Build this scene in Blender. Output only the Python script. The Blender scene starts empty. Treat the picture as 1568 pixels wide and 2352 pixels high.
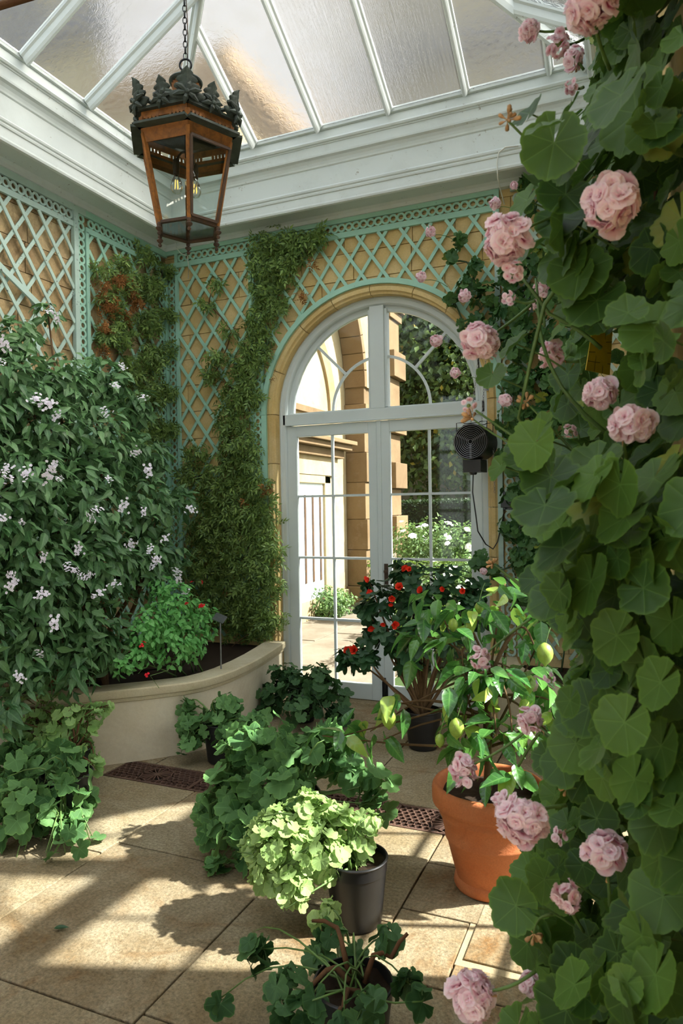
import bpy, math, random
import numpy as np
from mathutils import Vector, Matrix

random.seed(7); RNG = np.random.default_rng(11)
S = bpy.context.scene; C = S.collection
PI = math.pi
def V3(*a): return np.array(a, float)

# ---------------------------------------------------------------- camera
FPX = 1602.8; YAW, PIT, ROL = math.radians(23.14), math.radians(-0.5475), math.radians(-0.9248)
_f = V3(-math.sin(YAW)*math.cos(PIT), math.cos(YAW)*math.cos(PIT), math.sin(PIT))
_r0 = V3(math.cos(YAW), math.sin(YAW), 0); _u0 = np.cross(_r0, _f)
_r = math.cos(ROL)*_r0 + math.sin(ROL)*_u0; _u = -math.sin(ROL)*_r0 + math.cos(ROL)*_u0
EYE = V3(0, 0, 1.55)
cam = bpy.data.cameras.new('camera'); camo = bpy.data.objects.new('camera', cam); C.objects.link(camo)
cam.sensor_fit = 'VERTICAL'; cam.sensor_height = 36; cam.sensor_width = 24
cam.lens = FPX/2352*36; cam.clip_start = 0.03; cam.clip_end = 300
camo.matrix_world = Matrix(((_r[0], _u[0], -_f[0], 0), (_r[1], _u[1], -_f[1], 0), (_r[2], _u[2], -_f[2], 1.55), (0, 0, 0, 1)))
S.camera = camo
cam.dof.use_dof = True; cam.dof.focus_distance = 3.6; cam.dof.aperture_fstop = 8.5

# ---------------------------------------------------------------- light
SUN_EL = math.radians(43.5); SUN_AZ = V3(0.945, 0.327, 0)          # horizontal direction towards the sun
sd = V3(SUN_AZ[0]*math.cos(SUN_EL), SUN_AZ[1]*math.cos(SUN_EL), math.sin(SUN_EL))
sun = bpy.data.lights.new('sun', 'SUN'); sun.energy = 13.0; sun.angle = math.radians(1.1); sun.color = (1.0, 0.965, 0.915)
suno = bpy.data.objects.new('sun', sun); C.objects.link(suno)
suno.rotation_euler = Vector(sd).to_track_quat('Z', 'Y').to_euler()
w = bpy.data.worlds.new('sky'); S.world = w; w.use_nodes = True
wn = w.node_tree; wn.nodes.clear()
sk = wn.nodes.new('ShaderNodeTexSky'); sk.sky_type = 'NISHITA'; sk.sun_disc = False
sk.sun_elevation = SUN_EL; sk.sun_rotation = math.atan2(SUN_AZ[0], SUN_AZ[1]); sk.dust_density = 3; sk.ozone_density = 0.6
hz = wn.nodes.new('ShaderNodeMix'); hz.data_type = 'RGBA'; hz.inputs[0].default_value = 0.55
hz.inputs[7].default_value = (5.2, 5.35, 5.3, 1)                  # thin bright cloud over the blue
bgn = wn.nodes.new('ShaderNodeBackground'); bgn.inputs[1].default_value = 0.30
wo = wn.nodes.new('ShaderNodeOutputWorld')
wn.links.new(sk.outputs[0], hz.inputs[6]); wn.links.new(hz.outputs[2], bgn.inputs[0]); wn.links.new(bgn.outputs[0], wo.inputs[0])
S.view_settings.view_transform = 'Standard'; S.view_settings.look = 'None'
S.view_settings.exposure = 0.95; S.view_settings.gamma = 1.0; S.view_settings.use_curve_mapping = False
S.cycles.max_bounces = 14; S.cycles.diffuse_bounces = 6; S.cycles.glossy_bounces = 4
S.cycles.transmission_bounces = 10; S.cycles.transparent_max_bounces = 12
S.cycles.sample_clamp_indirect = 8.0; S.cycles.use_denoising = True

# ---------------------------------------------------------------- points seen through a pixel of the 1568x2352 frame
def ray(px, py): return _f + _r*(px-784)/FPX - _u*(py-1176)/FPX
def G(px, py, z=0.0): d = ray(px, py); return EYE + d*((z-1.55)/d[2])
def onY(px, py, Y): d = ray(px, py); return EYE + d*(Y/d[1])
def onX(px, py, X): d = ray(px, py); return EYE + d*(X/d[0])
def at(px, py, t): return EYE + ray(px, py)*t
def proj(P):
    q = np.asarray(P) - EYE; z = q@_f
    zz = np.where(np.abs(z) < 1e-6, 1e-6, z)
    return 784+FPX*(q@_r)/zz, 1176-FPX*(q@_u)/zz, z

# ---------------------------------------------------------------- materials
def lin(r, g, b):
    f = lambda c: (c/255/12.92) if c/255 <= .04045 else ((c/255+.055)/1.055)**2.4
    return (f(r), f(g), f(b), 1)
class NT:
    def __init__(s, name):
        s.m = bpy.data.materials.new(name); s.m.use_nodes = True; s.t = s.m.node_tree; s.t.nodes.clear()
        s.out = s.t.nodes.new('ShaderNodeOutputMaterial')
    def n(s, kind, **kw):
        x = s.t.nodes.new(kind)
        for k, v in kw.items():
            if k.startswith('i_'):
                k = k[2:]; key = int(k) if k.isdigit() else k
                if isinstance(v, bpy.types.NodeSocket): s.t.links.new(v, x.inputs[key])
                else: x.inputs[key].default_value = v
            else: setattr(x, k, v)
        return x
    def link(s, a, b): s.t.links.new(a, b)
    def math(s, op, a, b=0.0, c=None):
        x = s.n('ShaderNodeMath', operation=op, i_0=a, i_1=b)
        if c is not None:
            if isinstance(c, bpy.types.NodeSocket): s.link(c, x.inputs[2])
            else: x.inputs[2].default_value = c
        return x.outputs[0]
    def mix(s, f, a, b, mode='MIX'):
        x = s.n('ShaderNodeMix', data_type='RGBA', blend_type=mode)
        for i, v in ((0, f), (6, a), (7, b)):
            if isinstance(v, bpy.types.NodeSocket): s.link(v, x.inputs[i])
            else: x.inputs[i].default_value = v
        return x.outputs[2]
    def noise(s, scale, detail=4, rough=.6, vec=None, dist=0.0):
        x = s.n('ShaderNodeTexNoise'); x.inputs['Scale'].default_value = scale; x.inputs['Detail'].default_value = detail
        x.inputs['Roughness'].default_value = rough; x.inputs['Distortion'].default_value = dist
        if vec is not None: s.link(vec, x.inputs['Vector'])
        return x.outputs[0]
    def ramp(s, f, lo, hi):
        x = s.n('ShaderNodeMapRange', i_0=f, i_1=lo, i_2=hi); x.clamp = True; return x.outputs[0]
    def coord(s, kind='Object'): return s.n('ShaderNodeTexCoord').outputs[kind]
    def wpos(s): return s.n('ShaderNodeNewGeometry').outputs['Position']
    def rand(s):
        a = s.n('ShaderNodeObjectInfo').outputs['Random']; b = s.n('ShaderNodeNewGeometry').outputs['Random Per Island']
        return s.math('FRACT', s.math('ADD', a, b))
    def bump(s, h, strength=.3, dist=.01):
        x = s.n('ShaderNodeBump'); x.inputs['Strength'].default_value = strength; x.inputs['Distance'].default_value = dist
        s.link(h, x.inputs['Height']); return x.outputs[0]
    def pbsdf(s, col, rough=.6, metal=0.0, spec=.5, normal=None, coat=0.0):
        x = s.n('ShaderNodeBsdfPrincipled'); 
        if isinstance(col, bpy.types.NodeSocket): s.link(col, x.inputs['Base Color'])
        else: x.inputs['Base Color'].default_value = col
        if isinstance(rough, bpy.types.NodeSocket): s.link(rough, x.inputs['Roughness'])
        else: x.inputs['Roughness'].default_value = rough
        x.inputs['Metallic'].default_value = metal; x.inputs['Specular IOR Level'].default_value = spec
        x.inputs['Coat Weight'].default_value = coat
        if normal is not None: s.link(normal, x.inputs['Normal'])
        return x.outputs[0]
    def done(s, sh): s.link(sh, s.out.inputs[0]); return s.m

def mat_plain(name, c, rough=.6, metal=0.0, var=.12, scale=14, bump=.15, spec=.5):
    t = NT(name); p = t.wpos(); n1 = t.noise(scale, 5, .65, p)
    dark = tuple(x*(1-var*2.2) for x in c[:3])+(1,); lite = tuple(min(1, x*(1+var)) for x in c[:3])+(1,)
    col = t.mix(t.ramp(n1, .3, .7), dark, lite)
    return t.done(t.pbsdf(col, rough, metal, spec, t.bump(t.noise(scale*6, 4, .6, p), bump, .004)))

def mat_stone(name, cols, rough=.85, scale=3.0, speck=.25, bump=.5, stain=None):
    t = NT(name); p = t.wpos(); r = t.rand()
    c = t.mix(r, cols[0], cols[1])
    c = t.mix(t.math('MULTIPLY', t.ramp(t.noise(scale, 6, .7, p, .6), .35, .75), .75), c, cols[2])
    if stain: c = t.mix(t.math('MULTIPLY', t.ramp(t.noise(scale*.45, 5, .75, p, 1.5), .52, .72), stain[1]), c, stain[0])
    fine = t.noise(scale*26, 5, .75, p)
    c = t.mix(t.math('MULTIPLY', t.ramp(fine, .3, .75), speck), c, (.05, .04, .02, 1))
    h = t.math('ADD', t.noise(scale*9, 6, .7, p), t.math('MULTIPLY', fine, .35))
    return t.done(t.pbsdf(c, rough, 0, .25, t.bump(h, bump, .008)))

def mat_paint(name, c, chip=(.16, .11, .06, 1), grime=.25, rough=.45, chipamt=.66):
    t = NT(name); p = t.wpos()
    g = t.math('MULTIPLY', t.ramp(t.noise(2.2, 6, .7, p, .8), .45, .8), grime)
    col = t.mix(g, c, (c[0]*.55, c[1]*.55, c[2]*.48, 1))
    chipf = t.math('MULTIPLY', t.ramp(t.noise(34, 6, .75, p, .4), chipamt, chipamt+.05), t.ramp(t.noise(5, 3, .6, p), .5, .6))
    col = t.mix(chipf, col, chip)
    return t.done(t.pbsdf(col, rough, 0, .4, t.bump(t.noise(60, 4, .6, p), .12, .002)))

def mat_leaf(name, c1, c2, rough=.5, transl=.25, kind='ovate', vein=.35, c3=None, c3amt=0.0, lobes=7, spec=.4, gain=1.0):
    c1, c2 = (tuple(k*gain for k in c[:3])+(1,) for c in (c1, c2))
    t = NT(name); r = t.rand()
    at_ = t.n('ShaderNodeAttribute', attribute_name='lxy'); sep = t.n('ShaderNodeSeparateXYZ', i_0=at_.outputs['Vector'])
    x, y = sep.outputs[0], sep.outputs[1]
    c = t.mix(r, c1, c2)
    if c3: c = t.mix(t.math('MULTIPLY', t.ramp(r, 1-c3amt, 1-c3amt+.02), .9), c, c3)
    rad = t.math('SQRT', t.math('ADD', t.math('MULTIPLY', x, x), t.math('MULTIPLY', y, y)))
    if kind == 'round':
        ang = t.math('ARCTAN2', y, x)
        dv = t.math('MULTIPLY', rad, t.math('ABSOLUTE', t.math('SINE', t.math('MULTIPLY', ang, lobes/2))))
    else:
        mid = t.math('ABSOLUTE', y)
        side = t.math('MULTIPLY', t.math('ABSOLUTE', t.math('SINE', t.math('SUBTRACT', t.math('MULTIPLY', x, 16), t.math('MULTIPLY', mid, 12)))), .09)
        dv = t.math('MINIMUM', mid, t.math('ADD', side, .012))
    v = t.math('MULTIPLY', t.math('SUBTRACT', 1.0, t.ramp(dv, .0, .035)), vein)
    c = t.mix(v, c, tuple(min(1, k*1.9+.03) for k in c2[:3])+(1,))
    if kind == 'round': c = t.mix(t.math('MULTIPLY', t.ramp(sep.outputs[2], .88, 1.0), .45), c, tuple(min(1, k*1.5) for k in c2[:2])+(c2[2]*.9, 1))
    blot = t.ramp(t.noise(22, 3, .6, t.wpos()), .3, .75)
    c = t.mix(t.math('MULTIPLY', blot, .22), c, tuple(k*.55 for k in c1[:3])+(1,))
    nrm = t.bump(dv, .35, .02)
    a = t.pbsdf(c, rough, 0, spec, nrm)
    tr = t.n('ShaderNodeBsdfTranslucent'); t.link(t.mix(.5, c, tuple(min(1, k*1.6) for k in c2[:3])+(1,)), tr.inputs[0])
    ms = t.n('ShaderNodeMixShader', i_0=transl, i_1=a, i_2=tr.outputs[0])
    return t.done(ms.outputs[0])

def mat_petal(name, inner, mid, outer, transl=.3):
    t = NT(name); at_ = t.n('ShaderNodeAttribute', attribute_name='lxy'); sep = t.n('ShaderNodeSeparateXYZ', i_0=at_.outputs['Vector'])
    rr = sep.outputs[0]; r = t.rand()
    c = t.mix(t.ramp(rr, .02, .25), inner, mid); c = t.mix(t.ramp(rr, .15, .8), c, outer)
    c = t.mix(t.math('MULTIPLY', r, .22), c, mid)
    a = t.pbsdf(c, .6, 0, .2)
    tr = t.n('ShaderNodeBsdfTranslucent'); t.link(c, tr.inputs[0])
    return t.done(t.n('ShaderNodeMixShader', i_0=transl, i_1=a, i_2=tr.outputs[0]).outputs[0])

def mat_glass_clear(name, tint=(.95, .97, .96, 1), refl=.06):
    t = NT(name); tr = t.n('ShaderNodeBsdfTransparent', i_0=tint); gl = t.n('ShaderNodeBsdfGlossy'); gl.inputs['Roughness'].default_value = .03
    lw = t.n('ShaderNodeFresnel'); lw.inputs[0].default_value = 1.35
    f = t.math('MAXIMUM', t.math('MULTIPLY', lw.outputs[0], .8), refl*.4)
    return t.done(t.n('ShaderNodeMixShader', i_0=f, i_1=tr.outputs[0], i_2=gl.outputs[0]).outputs[0])

def mat_glass_frosted(name, streak=False):
    t = NT(name); p = t.wpos()
    if streak:
        mp = t.n('ShaderNodeMapping', i_0=p); mp.inputs['Scale'].default_value = (60, 3.5, 6); nz = t.noise(1.0, 5, .65, mp.outputs[0], .3)
    else: nz = t.noise(28, 5, .6, p, .5)
    bump = t.bump(nz, .55 if streak else .35, .02)
    rf = t.n('ShaderNodeBsdfRefraction'); rf.inputs['Roughness'].default_value = .2; rf.inputs['IOR'].default_value = 1.12
    dirt = t.ramp(t.noise(6, 5, .7, p), .45, .8)
    t.link(t.mix(t.math('MULTIPLY', dirt, .35), (.98, .985, .97, 1), (.86, .84, .76, 1)), rf.inputs[0])
    t.link(bump, rf.inputs['Normal'])
    tl = t.n('ShaderNodeBsdfTranslucent', i_0=(.95, .96, .94, 1))
    m1 = t.n('ShaderNodeMixShader', i_0=.02, i_1=rf.outputs[0], i_2=tl.outputs[0])
    gl = t.n('ShaderNodeBsdfGlossy', i_0=(.8, .8, .8, 1)); gl.inputs['Roughness'].default_value = .25; t.link(bump, gl.inputs['Normal'])
    return t.done(t.n('ShaderNodeMixShader', i_0=.06, i_1=m1.outputs[0], i_2=gl.outputs[0]).outputs[0])

M = {}
M['stone'] = mat_stone('ochre_limestone', (lin(214, 186, 124), lin(198, 166, 104), lin(228, 206, 160)), scale=3.2, speck=.22, bump=.35)
M['stone_dirty'] = mat_stone('weathered_limestone', (lin(210, 190, 146), lin(184, 156, 112), lin(140, 110, 76)), scale=2.4, speck=.4, bump=.7, stain=(lin(86, 58, 34), .85))
M['mortar'] = mat_stone('pale_mortar', (lin(205, 186, 140), lin(196, 176, 128), lin(170, 148, 104)), scale=6, bump=.4)
M['slab'] = mat_stone('floor_limestone', (lin(160, 142, 108), lin(134, 112, 80), lin(200, 188, 160)), scale=3.0, speck=.85, bump=.9, stain=(lin(136, 92, 42), .85))
M['joint'] = mat_stone('floor_joint', (lin(84, 66, 46), lin(70, 54, 38), lin(100, 82, 60)), scale=8)
M['cement'] = mat_stone('cement', (lin(176, 158, 124), lin(168, 150, 116), lin(186, 170, 138)), scale=8, speck=.35)
M['render'] = mat_stone('planter_render', (lin(212, 204, 182), lin(206, 196, 172), lin(194, 178, 146)), scale=1.6, speck=.12, bump=.2, stain=(lin(160, 130, 90), .4))
M['coping'] = mat_stone('planter_coping', (lin(206, 196, 168), lin(198, 186, 156), lin(176, 160, 124)), scale=4, speck=.22, bump=.35)
M['white'] = mat_paint('white_paint', lin(204, 211, 208), grime=.3, chipamt=.62)
M['white_door'] = mat_paint('white_door_paint', lin(200, 208, 207), grime=.12, chipamt=.74)
M['mint'] = mat_paint('mint_paint', lin(158, 202, 182), chip=lin(70, 66, 54), grime=.3, rough=.55, chipamt=.64)
M['mint_old'] = mat_paint('worn_mint_paint', lin(176, 200, 190), chip=lin(60, 50, 42), grime=.5, rough=.6, chipamt=.58)
M['glass'] = mat_glass_clear('window_glass'); M['glass_lamp'] = mat_glass_clear('lantern_glass', (.93, .96, .95, 1), .08)
M['frost'] = mat_glass_frosted('frosted_roof_glass'); M['frost_streak'] = mat_glass_frosted('reeded_roof_glass', True)
M['terracotta'] = mat_stone('terracotta', (lin(196, 112, 66), lin(190, 106, 60), lin(206, 132, 88)), rough=.75, scale=6, speck=.3, bump=.35, stain=(lin(148, 86, 54), .7))
M['black'] = mat_plain('black_plastic', (.012, .012, .013, 1), .38, 0, .2, 9, .08)
M['soil'] = mat_stone('potting_soil', (lin(44, 28, 18), lin(34, 22, 14), lin(62, 40, 26)), scale=20, speck=.5, bump=1.0)
M['iron'] = mat_stone('rusty_cast_iron', (lin(92, 66, 56), lin(78, 56, 50), lin(112, 84, 70)), rough=.6, scale=9, speck=.3)
M['pit'] = mat_plain('dark_trench', (.006, .005, .004, 1), .9)
M['copper'] = mat_stone('aged_copper', (lin(184, 118, 50), lin(152, 94, 42), lin(50, 40, 32)), rough=.4, scale=34, speck=.35, bump=.2)
M['bronze'] = mat_stone('dark_bronze', (lin(72, 58, 48), lin(60, 50, 44), lin(104, 70, 44)), rough=.45, scale=20, speck=.3, bump=.3)
M['verdigris'] = mat_stone('verdigris_bronze', (lin(58, 66, 60), lin(48, 56, 52), lin(82, 98, 88)), rough=.5, scale=24, speck=.35, bump=.4)
M['metal'] = mat_plain('black_metal', (.02, .02, .02, 1), .35, .6, .2, 20, .05)
M['steel'] = mat_plain('grey_steel', (.25, .25, .26, 1), .4, .8, .15, 20, .1)
M['bark'] = mat_stone('brown_bark', (lin(110, 82, 54), lin(92, 68, 44), lin(136, 108, 74)), scale=22, bump=.8)
M['twig'] = mat_stone('red_brown_twig', (lin(104, 66, 42), lin(86, 56, 38), lin(120, 90, 56)), scale=22, bump=.4)
M['stem'] = mat_plain('green_stem', lin(92, 122, 58), .5, 0, .2, 20, .1)
M['stem_dark'] = mat_plain('dark_green_stem', lin(58, 82, 48), .55, 0, .2, 20, .1)
M['heli'] = mat_leaf('heliotrope_leaf', lin(52, 90, 50), lin(100, 138, 86), .4, .22, 'ovate', .3)
M['jas'] = mat_leaf('jasmine_leaf', lin(56, 80, 42), lin(116, 138, 70), .5, .25, 'ovate', .2, gain=1.55)
M['jas_dead'] = mat_leaf('dry_jasmine_leaf', lin(172, 116, 58), lin(132, 90, 50), .8, .2, 'ovate', .1)
M['salvia'] = mat_leaf('salvia_leaf', lin(88, 152, 78), lin(124, 186, 104), .55, .3, 'ovate', .25)
M['toment'] = mat_leaf('velvet_pelargonium_leaf', lin(58, 98, 52), lin(106, 146, 88), .7, .22, 'round', .35, lobes=5, spec=.25)
M['darkpel'] = mat_leaf('dark_pelargonium_leaf', lin(40, 76, 40), lin(78, 114, 66), .6, .2, 'round', .3, lobes=5, spec=.35)
M['lightpel'] = mat_leaf('pale_pelargonium_leaf', lin(132, 164, 92), lin(172, 198, 128), .6, .3, 'round', .3, lobes=7, gain=.95)
M['softpel'] = mat_leaf('soft_green_pelargonium_leaf', lin(112, 152, 88), lin(156, 186, 118), .6, .3, 'round', .3, lobes=7, gain=1.15)
M['geran'] = mat_leaf('zonal_geranium_leaf', lin(46, 82, 34), lin(98, 136, 56), .5, .25, 'round', .4, lin(150, 158, 64), .035, lobes=7, gain=.85)
M['ivyger'] = mat_leaf('ivy_geranium_leaf', lin(44, 84, 46), lin(78, 116, 56), .5, .22, 'round', .3, lin(150, 156, 60), .04, lobes=5)
M['lemonleaf'] = mat_leaf('lemon_leaf', lin(48, 96, 48), lin(98, 148, 66), .24, .28, 'ovate', .35, lin(168, 190, 80), .1, spec=.6)
M['abut'] = mat_leaf('abutilon_leaf', lin(28, 58, 34), lin(52, 88, 50), .45, .2, 'round', .25, lobes=5)
M['lemon'] = mat_plain('green_lemon_skin', lin(150, 176, 72), .4, 0, .12, 60, .25)
M['petal_pink'] = mat_petal('pink_petal', lin(222, 60, 130), lin(250, 206, 220), lin(255, 240, 244), .35)
M['petal_red'] = mat_petal('red_petal', lin(120, 10, 10), lin(214, 38, 20), lin(232, 62, 36))
M['petal_white'] = mat_petal('white_petal', lin(230, 226, 180), lin(240, 240, 238), lin(250, 250, 250))
M['petal_lilac'] = mat_petal('lilac_white_petal', lin(220, 200, 180), lin(236, 228, 244), lin(244, 240, 248))
M['petal_rose'] = mat_petal('bright_red_petal', lin(150, 10, 30), lin(224, 30, 50), lin(236, 50, 60))
M['bud'] = mat_plain('geranium_bud', lin(206, 160, 110), .6, 0, .25, 60, .1)
M['calyx'] = mat_plain('green_calyx', lin(120, 140, 66), .6, 0, .25, 60, .1)
M['yellow'] = mat_plain('yellow_card', lin(222, 190, 40), .5, 0, .08, 20, .02)
M['ink'] = mat_plain('black_ink', (.01, .01, .01, 1), .7)
M['bulb'] = mat_glass_clear('bulb_glass', (.97, .97, .95, 1), .1)
M['cord_white'] = mat_plain('white_cord', lin(225, 225, 215), .5)
M['twine'] = mat_plain('jute_twine', lin(170, 130, 80), .9)
fl = NT('amber_filament'); M['filament'] = fl.done(fl.n('ShaderNodeEmission', i_0=(1, .55, .12, 1), i_1=1.2).outputs[0])
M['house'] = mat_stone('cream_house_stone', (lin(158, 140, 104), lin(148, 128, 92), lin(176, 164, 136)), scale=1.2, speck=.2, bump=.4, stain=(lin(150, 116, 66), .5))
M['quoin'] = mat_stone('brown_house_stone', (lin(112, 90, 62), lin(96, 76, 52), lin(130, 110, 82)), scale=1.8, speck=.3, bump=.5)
M['house_far'] = mat_stone('shaded_far_stone', (lin(122, 114, 90), lin(106, 100, 82), lin(138, 128, 100)), scale=.8, speck=.2, bump=.2)  # darker copy of the house stone, shade put into its colour
M['slate'] = mat_stone('grey_slate', (lin(84, 86, 92), lin(70, 72, 78), lin(100, 100, 104)), scale=2)
M['pave'] = mat_stone('terrace_stone', (lin(112, 102, 88), lin(100, 90, 76), lin(136, 128, 114)), scale=2.5, speck=.35, bump=.5)
M['grass'] = mat_stone('lawn_grass', (lin(50, 72, 32), lin(60, 80, 36), lin(40, 60, 28)), scale=6, bump=.9)
M['hedge'] = mat_leaf('hedge_leaf', lin(30, 50, 28), lin(52, 74, 36), .5, .2, 'ovate', .1, gain=.9)
M['box'] = mat_leaf('box_leaf', lin(70, 98, 36), lin(110, 136, 48), .5, .25, 'ovate', .1, gain=.9)
M['tree'] = mat_leaf('tree_leaf', lin(46, 72, 34), lin(100, 122, 50), .5, .3, 'ovate', .1, lin(170, 146, 40), .05, gain=.9)
M['rose_leaf'] = mat_leaf('rose_leaf', lin(62, 92, 48), lin(106, 136, 72), .5, .25, 'ovate', .1, gain=.9)

# ---------------------------------------------------------------- mesh tools
def new_obj(name, data, parent=None, M4=None):
    o = bpy.data.objects.new(name, data); C.objects.link(o)
    if M4 is not None: o.matrix_local = M4
    if parent is not None: o.parent = parent
    return o
def tag(o, label=None, cat=None, group=None, kind=None):
    if label: o['label'] = label
    if cat: o['category'] = cat
    if group: o['group'] = group
    if kind: o['kind'] = kind
    return o
def thing(name, label, cat, loc=(0, 0, 0), group=None):
    o = new_obj(name, None); o.empty_display_size = .05; o.location = tuple(loc); return tag(o, label, cat, group)
def frame_of(x, z):                       # orthonormal basis with X along x, Z close to z
    x = np.asarray(x, float); x = x/np.linalg.norm(x); z = np.asarray(z, float)
    y = np.cross(z, x); n = np.linalg.norm(y)
    if n < 1e-6: y = np.cross(V3(.3, .5, .8), x); n = np.linalg.norm(y)
    y = y/n; z = np.cross(x, y); return x, y, z
class MB:
    def __init__(s): s.v = []; s.f = []
    def add(s, vs, fs):
        b = len(s.v); s.v += [tuple(map(float, p)) for p in vs]; s.f += [tuple(b+i for i in f) for f in fs]; return s
    def box(s, lo, hi):
        (x0, y0, z0), (x1, y1, z1) = lo, hi
        return s.add([(x0, y0, z0), (x1, y0, z0), (x1, y1, z0), (x0, y1, z0), (x0, y0, z1), (x1, y0, z1), (x1, y1, z1), (x0, y1, z1)],
                     [(0, 3, 2, 1), (4, 5, 6, 7), (0, 1, 5, 4), (1, 2, 6, 5), (2, 3, 7, 6), (3, 0, 4, 7)])
    def bar(s, a, b, w, h, up=(0, 0, 1)):            # rectangular bar from a to b, w wide, h high (towards up)
        a, b = np.asarray(a, float), np.asarray(b, float); x, y, z = frame_of(b-a, up)
        c = [a+sy*y*w/2+sz*z*h/2 for sy, sz in ((-1, -1), (1, -1), (1, 1), (-1, 1))]
        d = [p+(b-a) for p in c]
        return s.add(c+d, [(0, 3, 2, 1), (4, 5, 6, 7), (0, 1, 5, 4), (1, 2, 6, 5), (2, 3, 7, 6), (3, 0, 4, 7)])
    def tube(s, pts, r, n=6, cap=True):
        pts = [np.asarray(p, float) for p in pts]; m = len(pts)
        rs = [r]*m if not hasattr(r, '__len__') else list(r)
        t0 = pts[1]-pts[0]; ref = V3(0, 0, 1) if abs(t0[2]) < .8*np.linalg.norm(t0) else V3(1, 0, 0)
        vs = []; fs = []
        for i, p in enumerate(pts):
            t = pts[min(i+1, m-1)]-pts[max(i-1, 0)]; t = t/(np.linalg.norm(t)+1e-9)
            u = np.cross(ref, t); u = u/(np.linalg.norm(u)+1e-9); v = np.cross(t, u); ref = np.cross(t, u) if False else ref
            vs += [p+rs[i]*(u*math.cos(2*PI*k/n)+v*math.sin(2*PI*k/n)) for k in range(n)]
        for i in range(m-1):
            for k in range(n): fs.append((i*n+k, i*n+(k+1) % n, (i+1)*n+(k+1) % n, (i+1)*n+k))
        if cap: fs.append(tuple(range(n))[::-1]); fs.append(tuple((m-1)*n+k for k in range(n)))
        return s.add(vs, fs)
    def lathe(s, prof, n=24, c=(0, 0, 0), a0=0.0, rad=None):
        vs = []; fs = []; m = len(prof)
        for r, z in prof:
            for k in range(n):
                a = a0+2*PI*k/n; q = r if rad is None else r*rad(k, z)
                vs.append((c[0]+q*math.cos(a), c[1]+q*math.sin(a), c[2]+z))
        for i in range(m-1):
            for k in range(n): fs.append((i*n+k, i*n+(k+1) % n, (i+1)*n+(k+1) % n, (i+1)*n+k))
        return s.add(vs, fs)
    def disc(s, c, r, n=20, z=None):
        vs = [(c[0]+r*math.cos(2*PI*k/n), c[1]+r*math.sin(2*PI*k/n), c[2]) for k in range(n)]
        return s.add(vs, [tuple(range(n))])
    def prism(s, poly, o, ex, ey, ez):               # polygon (a,b) in axes ex,ey at o, extruded by vector ez
        o, ex, ey, ez = (np.asarray(q, float) for q in (o, ex, ey, ez)); n = len(poly)
        p = [o+a*ex+b*ey for a, b in poly]; q = [k+ez for k in p]
        return s.add(p+q, [tuple(range(n))[::-1], tuple(range(n, 2*n))]+[(i, (i+1) % n, n+(i+1) % n, n+i) for i in range(n)])
    def sweep(s, prof, path, closed=False):          # path: list of (point, axis a, axis b); prof (a,b) closed loop
        n = len(prof); m = len(path); vs = []; fs = []
        for o, a, b in path: vs += [np.asarray(o)+p*np.asarray(a)+q*np.asarray(b) for p, q in prof]
        for i in range(m-1 if not closed else m):
            j = (i+1) % m
            for k in range(n): fs.append((i*n+k, i*n+(k+1) % n, j*n+(k+1) % n, j*n+k))
        if not closed: fs.append(tuple(range(n))[::-1]); fs.append(tuple((m-1)*n+k for k in range(n)))
        return s.add(vs, fs)
    def sphere(s, c, r, n=10, m=6, sz=1.0):
        vs = [(c[0], c[1], c[2]+r*sz)]; fs = []
        for i in range(1, m):
            a = PI*i/m
            for k in range(n): vs.append((c[0]+r*math.sin(a)*math.cos(2*PI*k/n), c[1]+r*math.sin(a)*math.sin(2*PI*k/n), c[2]+r*sz*math.cos(a)))
        vs.append((c[0], c[1], c[2]-r*sz)); L = len(vs)-1
        for k in range(n):
            fs.append((0, 1+k, 1+(k+1) % n)); fs.append((L, L-n+(k+1) % n, L-n+k))
        for i in range(m-2):
            for k in range(n): fs.append((1+i*n+k, 1+(i+1)*n+k, 1+(i+1)*n+(k+1) % n, 1+i*n+(k+1) % n))
        return s.add(vs, fs)
    def mesh(s, name, mat, smooth=False):
        me = bpy.data.meshes.new(name); me.from_pydata(s.v, [], s.f); me.materials.append(mat)
        if smooth: me.polygons.foreach_set('use_smooth', [True]*len(me.polygons))
        me.update(); return me
    def build(s, name, mat, parent=None, smooth=False, bevel=0.0, loc=None):
        o = new_obj(name, s.mesh(name, mat, smooth), parent)
        if loc is not None: o.location = tuple(loc)
        if bevel:
            b = o.modifiers.new('bevel', 'BEVEL'); b.width = bevel; b.segments = 2; b.limit_method = 'ANGLE'; b.angle_limit = .6
        if smooth and not bevel:
            pass
        return o
def smooth_angle(o, ang=40):
    me = o.data; me.polygons.foreach_set('use_smooth', [True]*len(me.polygons))
    try: me.set_sharp_from_angle(angle=math.radians(ang))
    except Exception: pass
    return o
def struct(o, label=None):
    o['kind'] = 'structure'
    if label: o['label'] = label
    return o
def rel(o, root):                         # parent o (built in world coordinates) under an Empty standing at its base
    o.parent = root; o.matrix_parent_inverse = Matrix.Translation(-Vector(root.location)); return o
BOX = MB().box((-.5, -.5, -.5), (.5, .5, .5))
def boxmesh(name, mat): return BOX.mesh(name, mat)
def mat4(pos, x, y, z, s=1.0):
    s = (s, s, s) if not hasattr(s, '__len__') else s
    return Matrix(((x[0]*s[0], y[0]*s[1], z[0]*s[2], pos[0]), (x[1]*s[0], y[1]*s[1], z[1]*s[2], pos[1]), (x[2]*s[0], y[2]*s[1], z[2]*s[2], pos[2]), (0, 0, 0, 1)))
def place(name, mesh, root, M4):          # instance of shared mesh at a world matrix, child of an Empty that is only translated
    o = bpy.data.objects.new(name, mesh); C.objects.link(o); o.parent = root
    o.matrix_local = Matrix.Translation(-Vector(root.location)) @ M4
    return o
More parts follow.
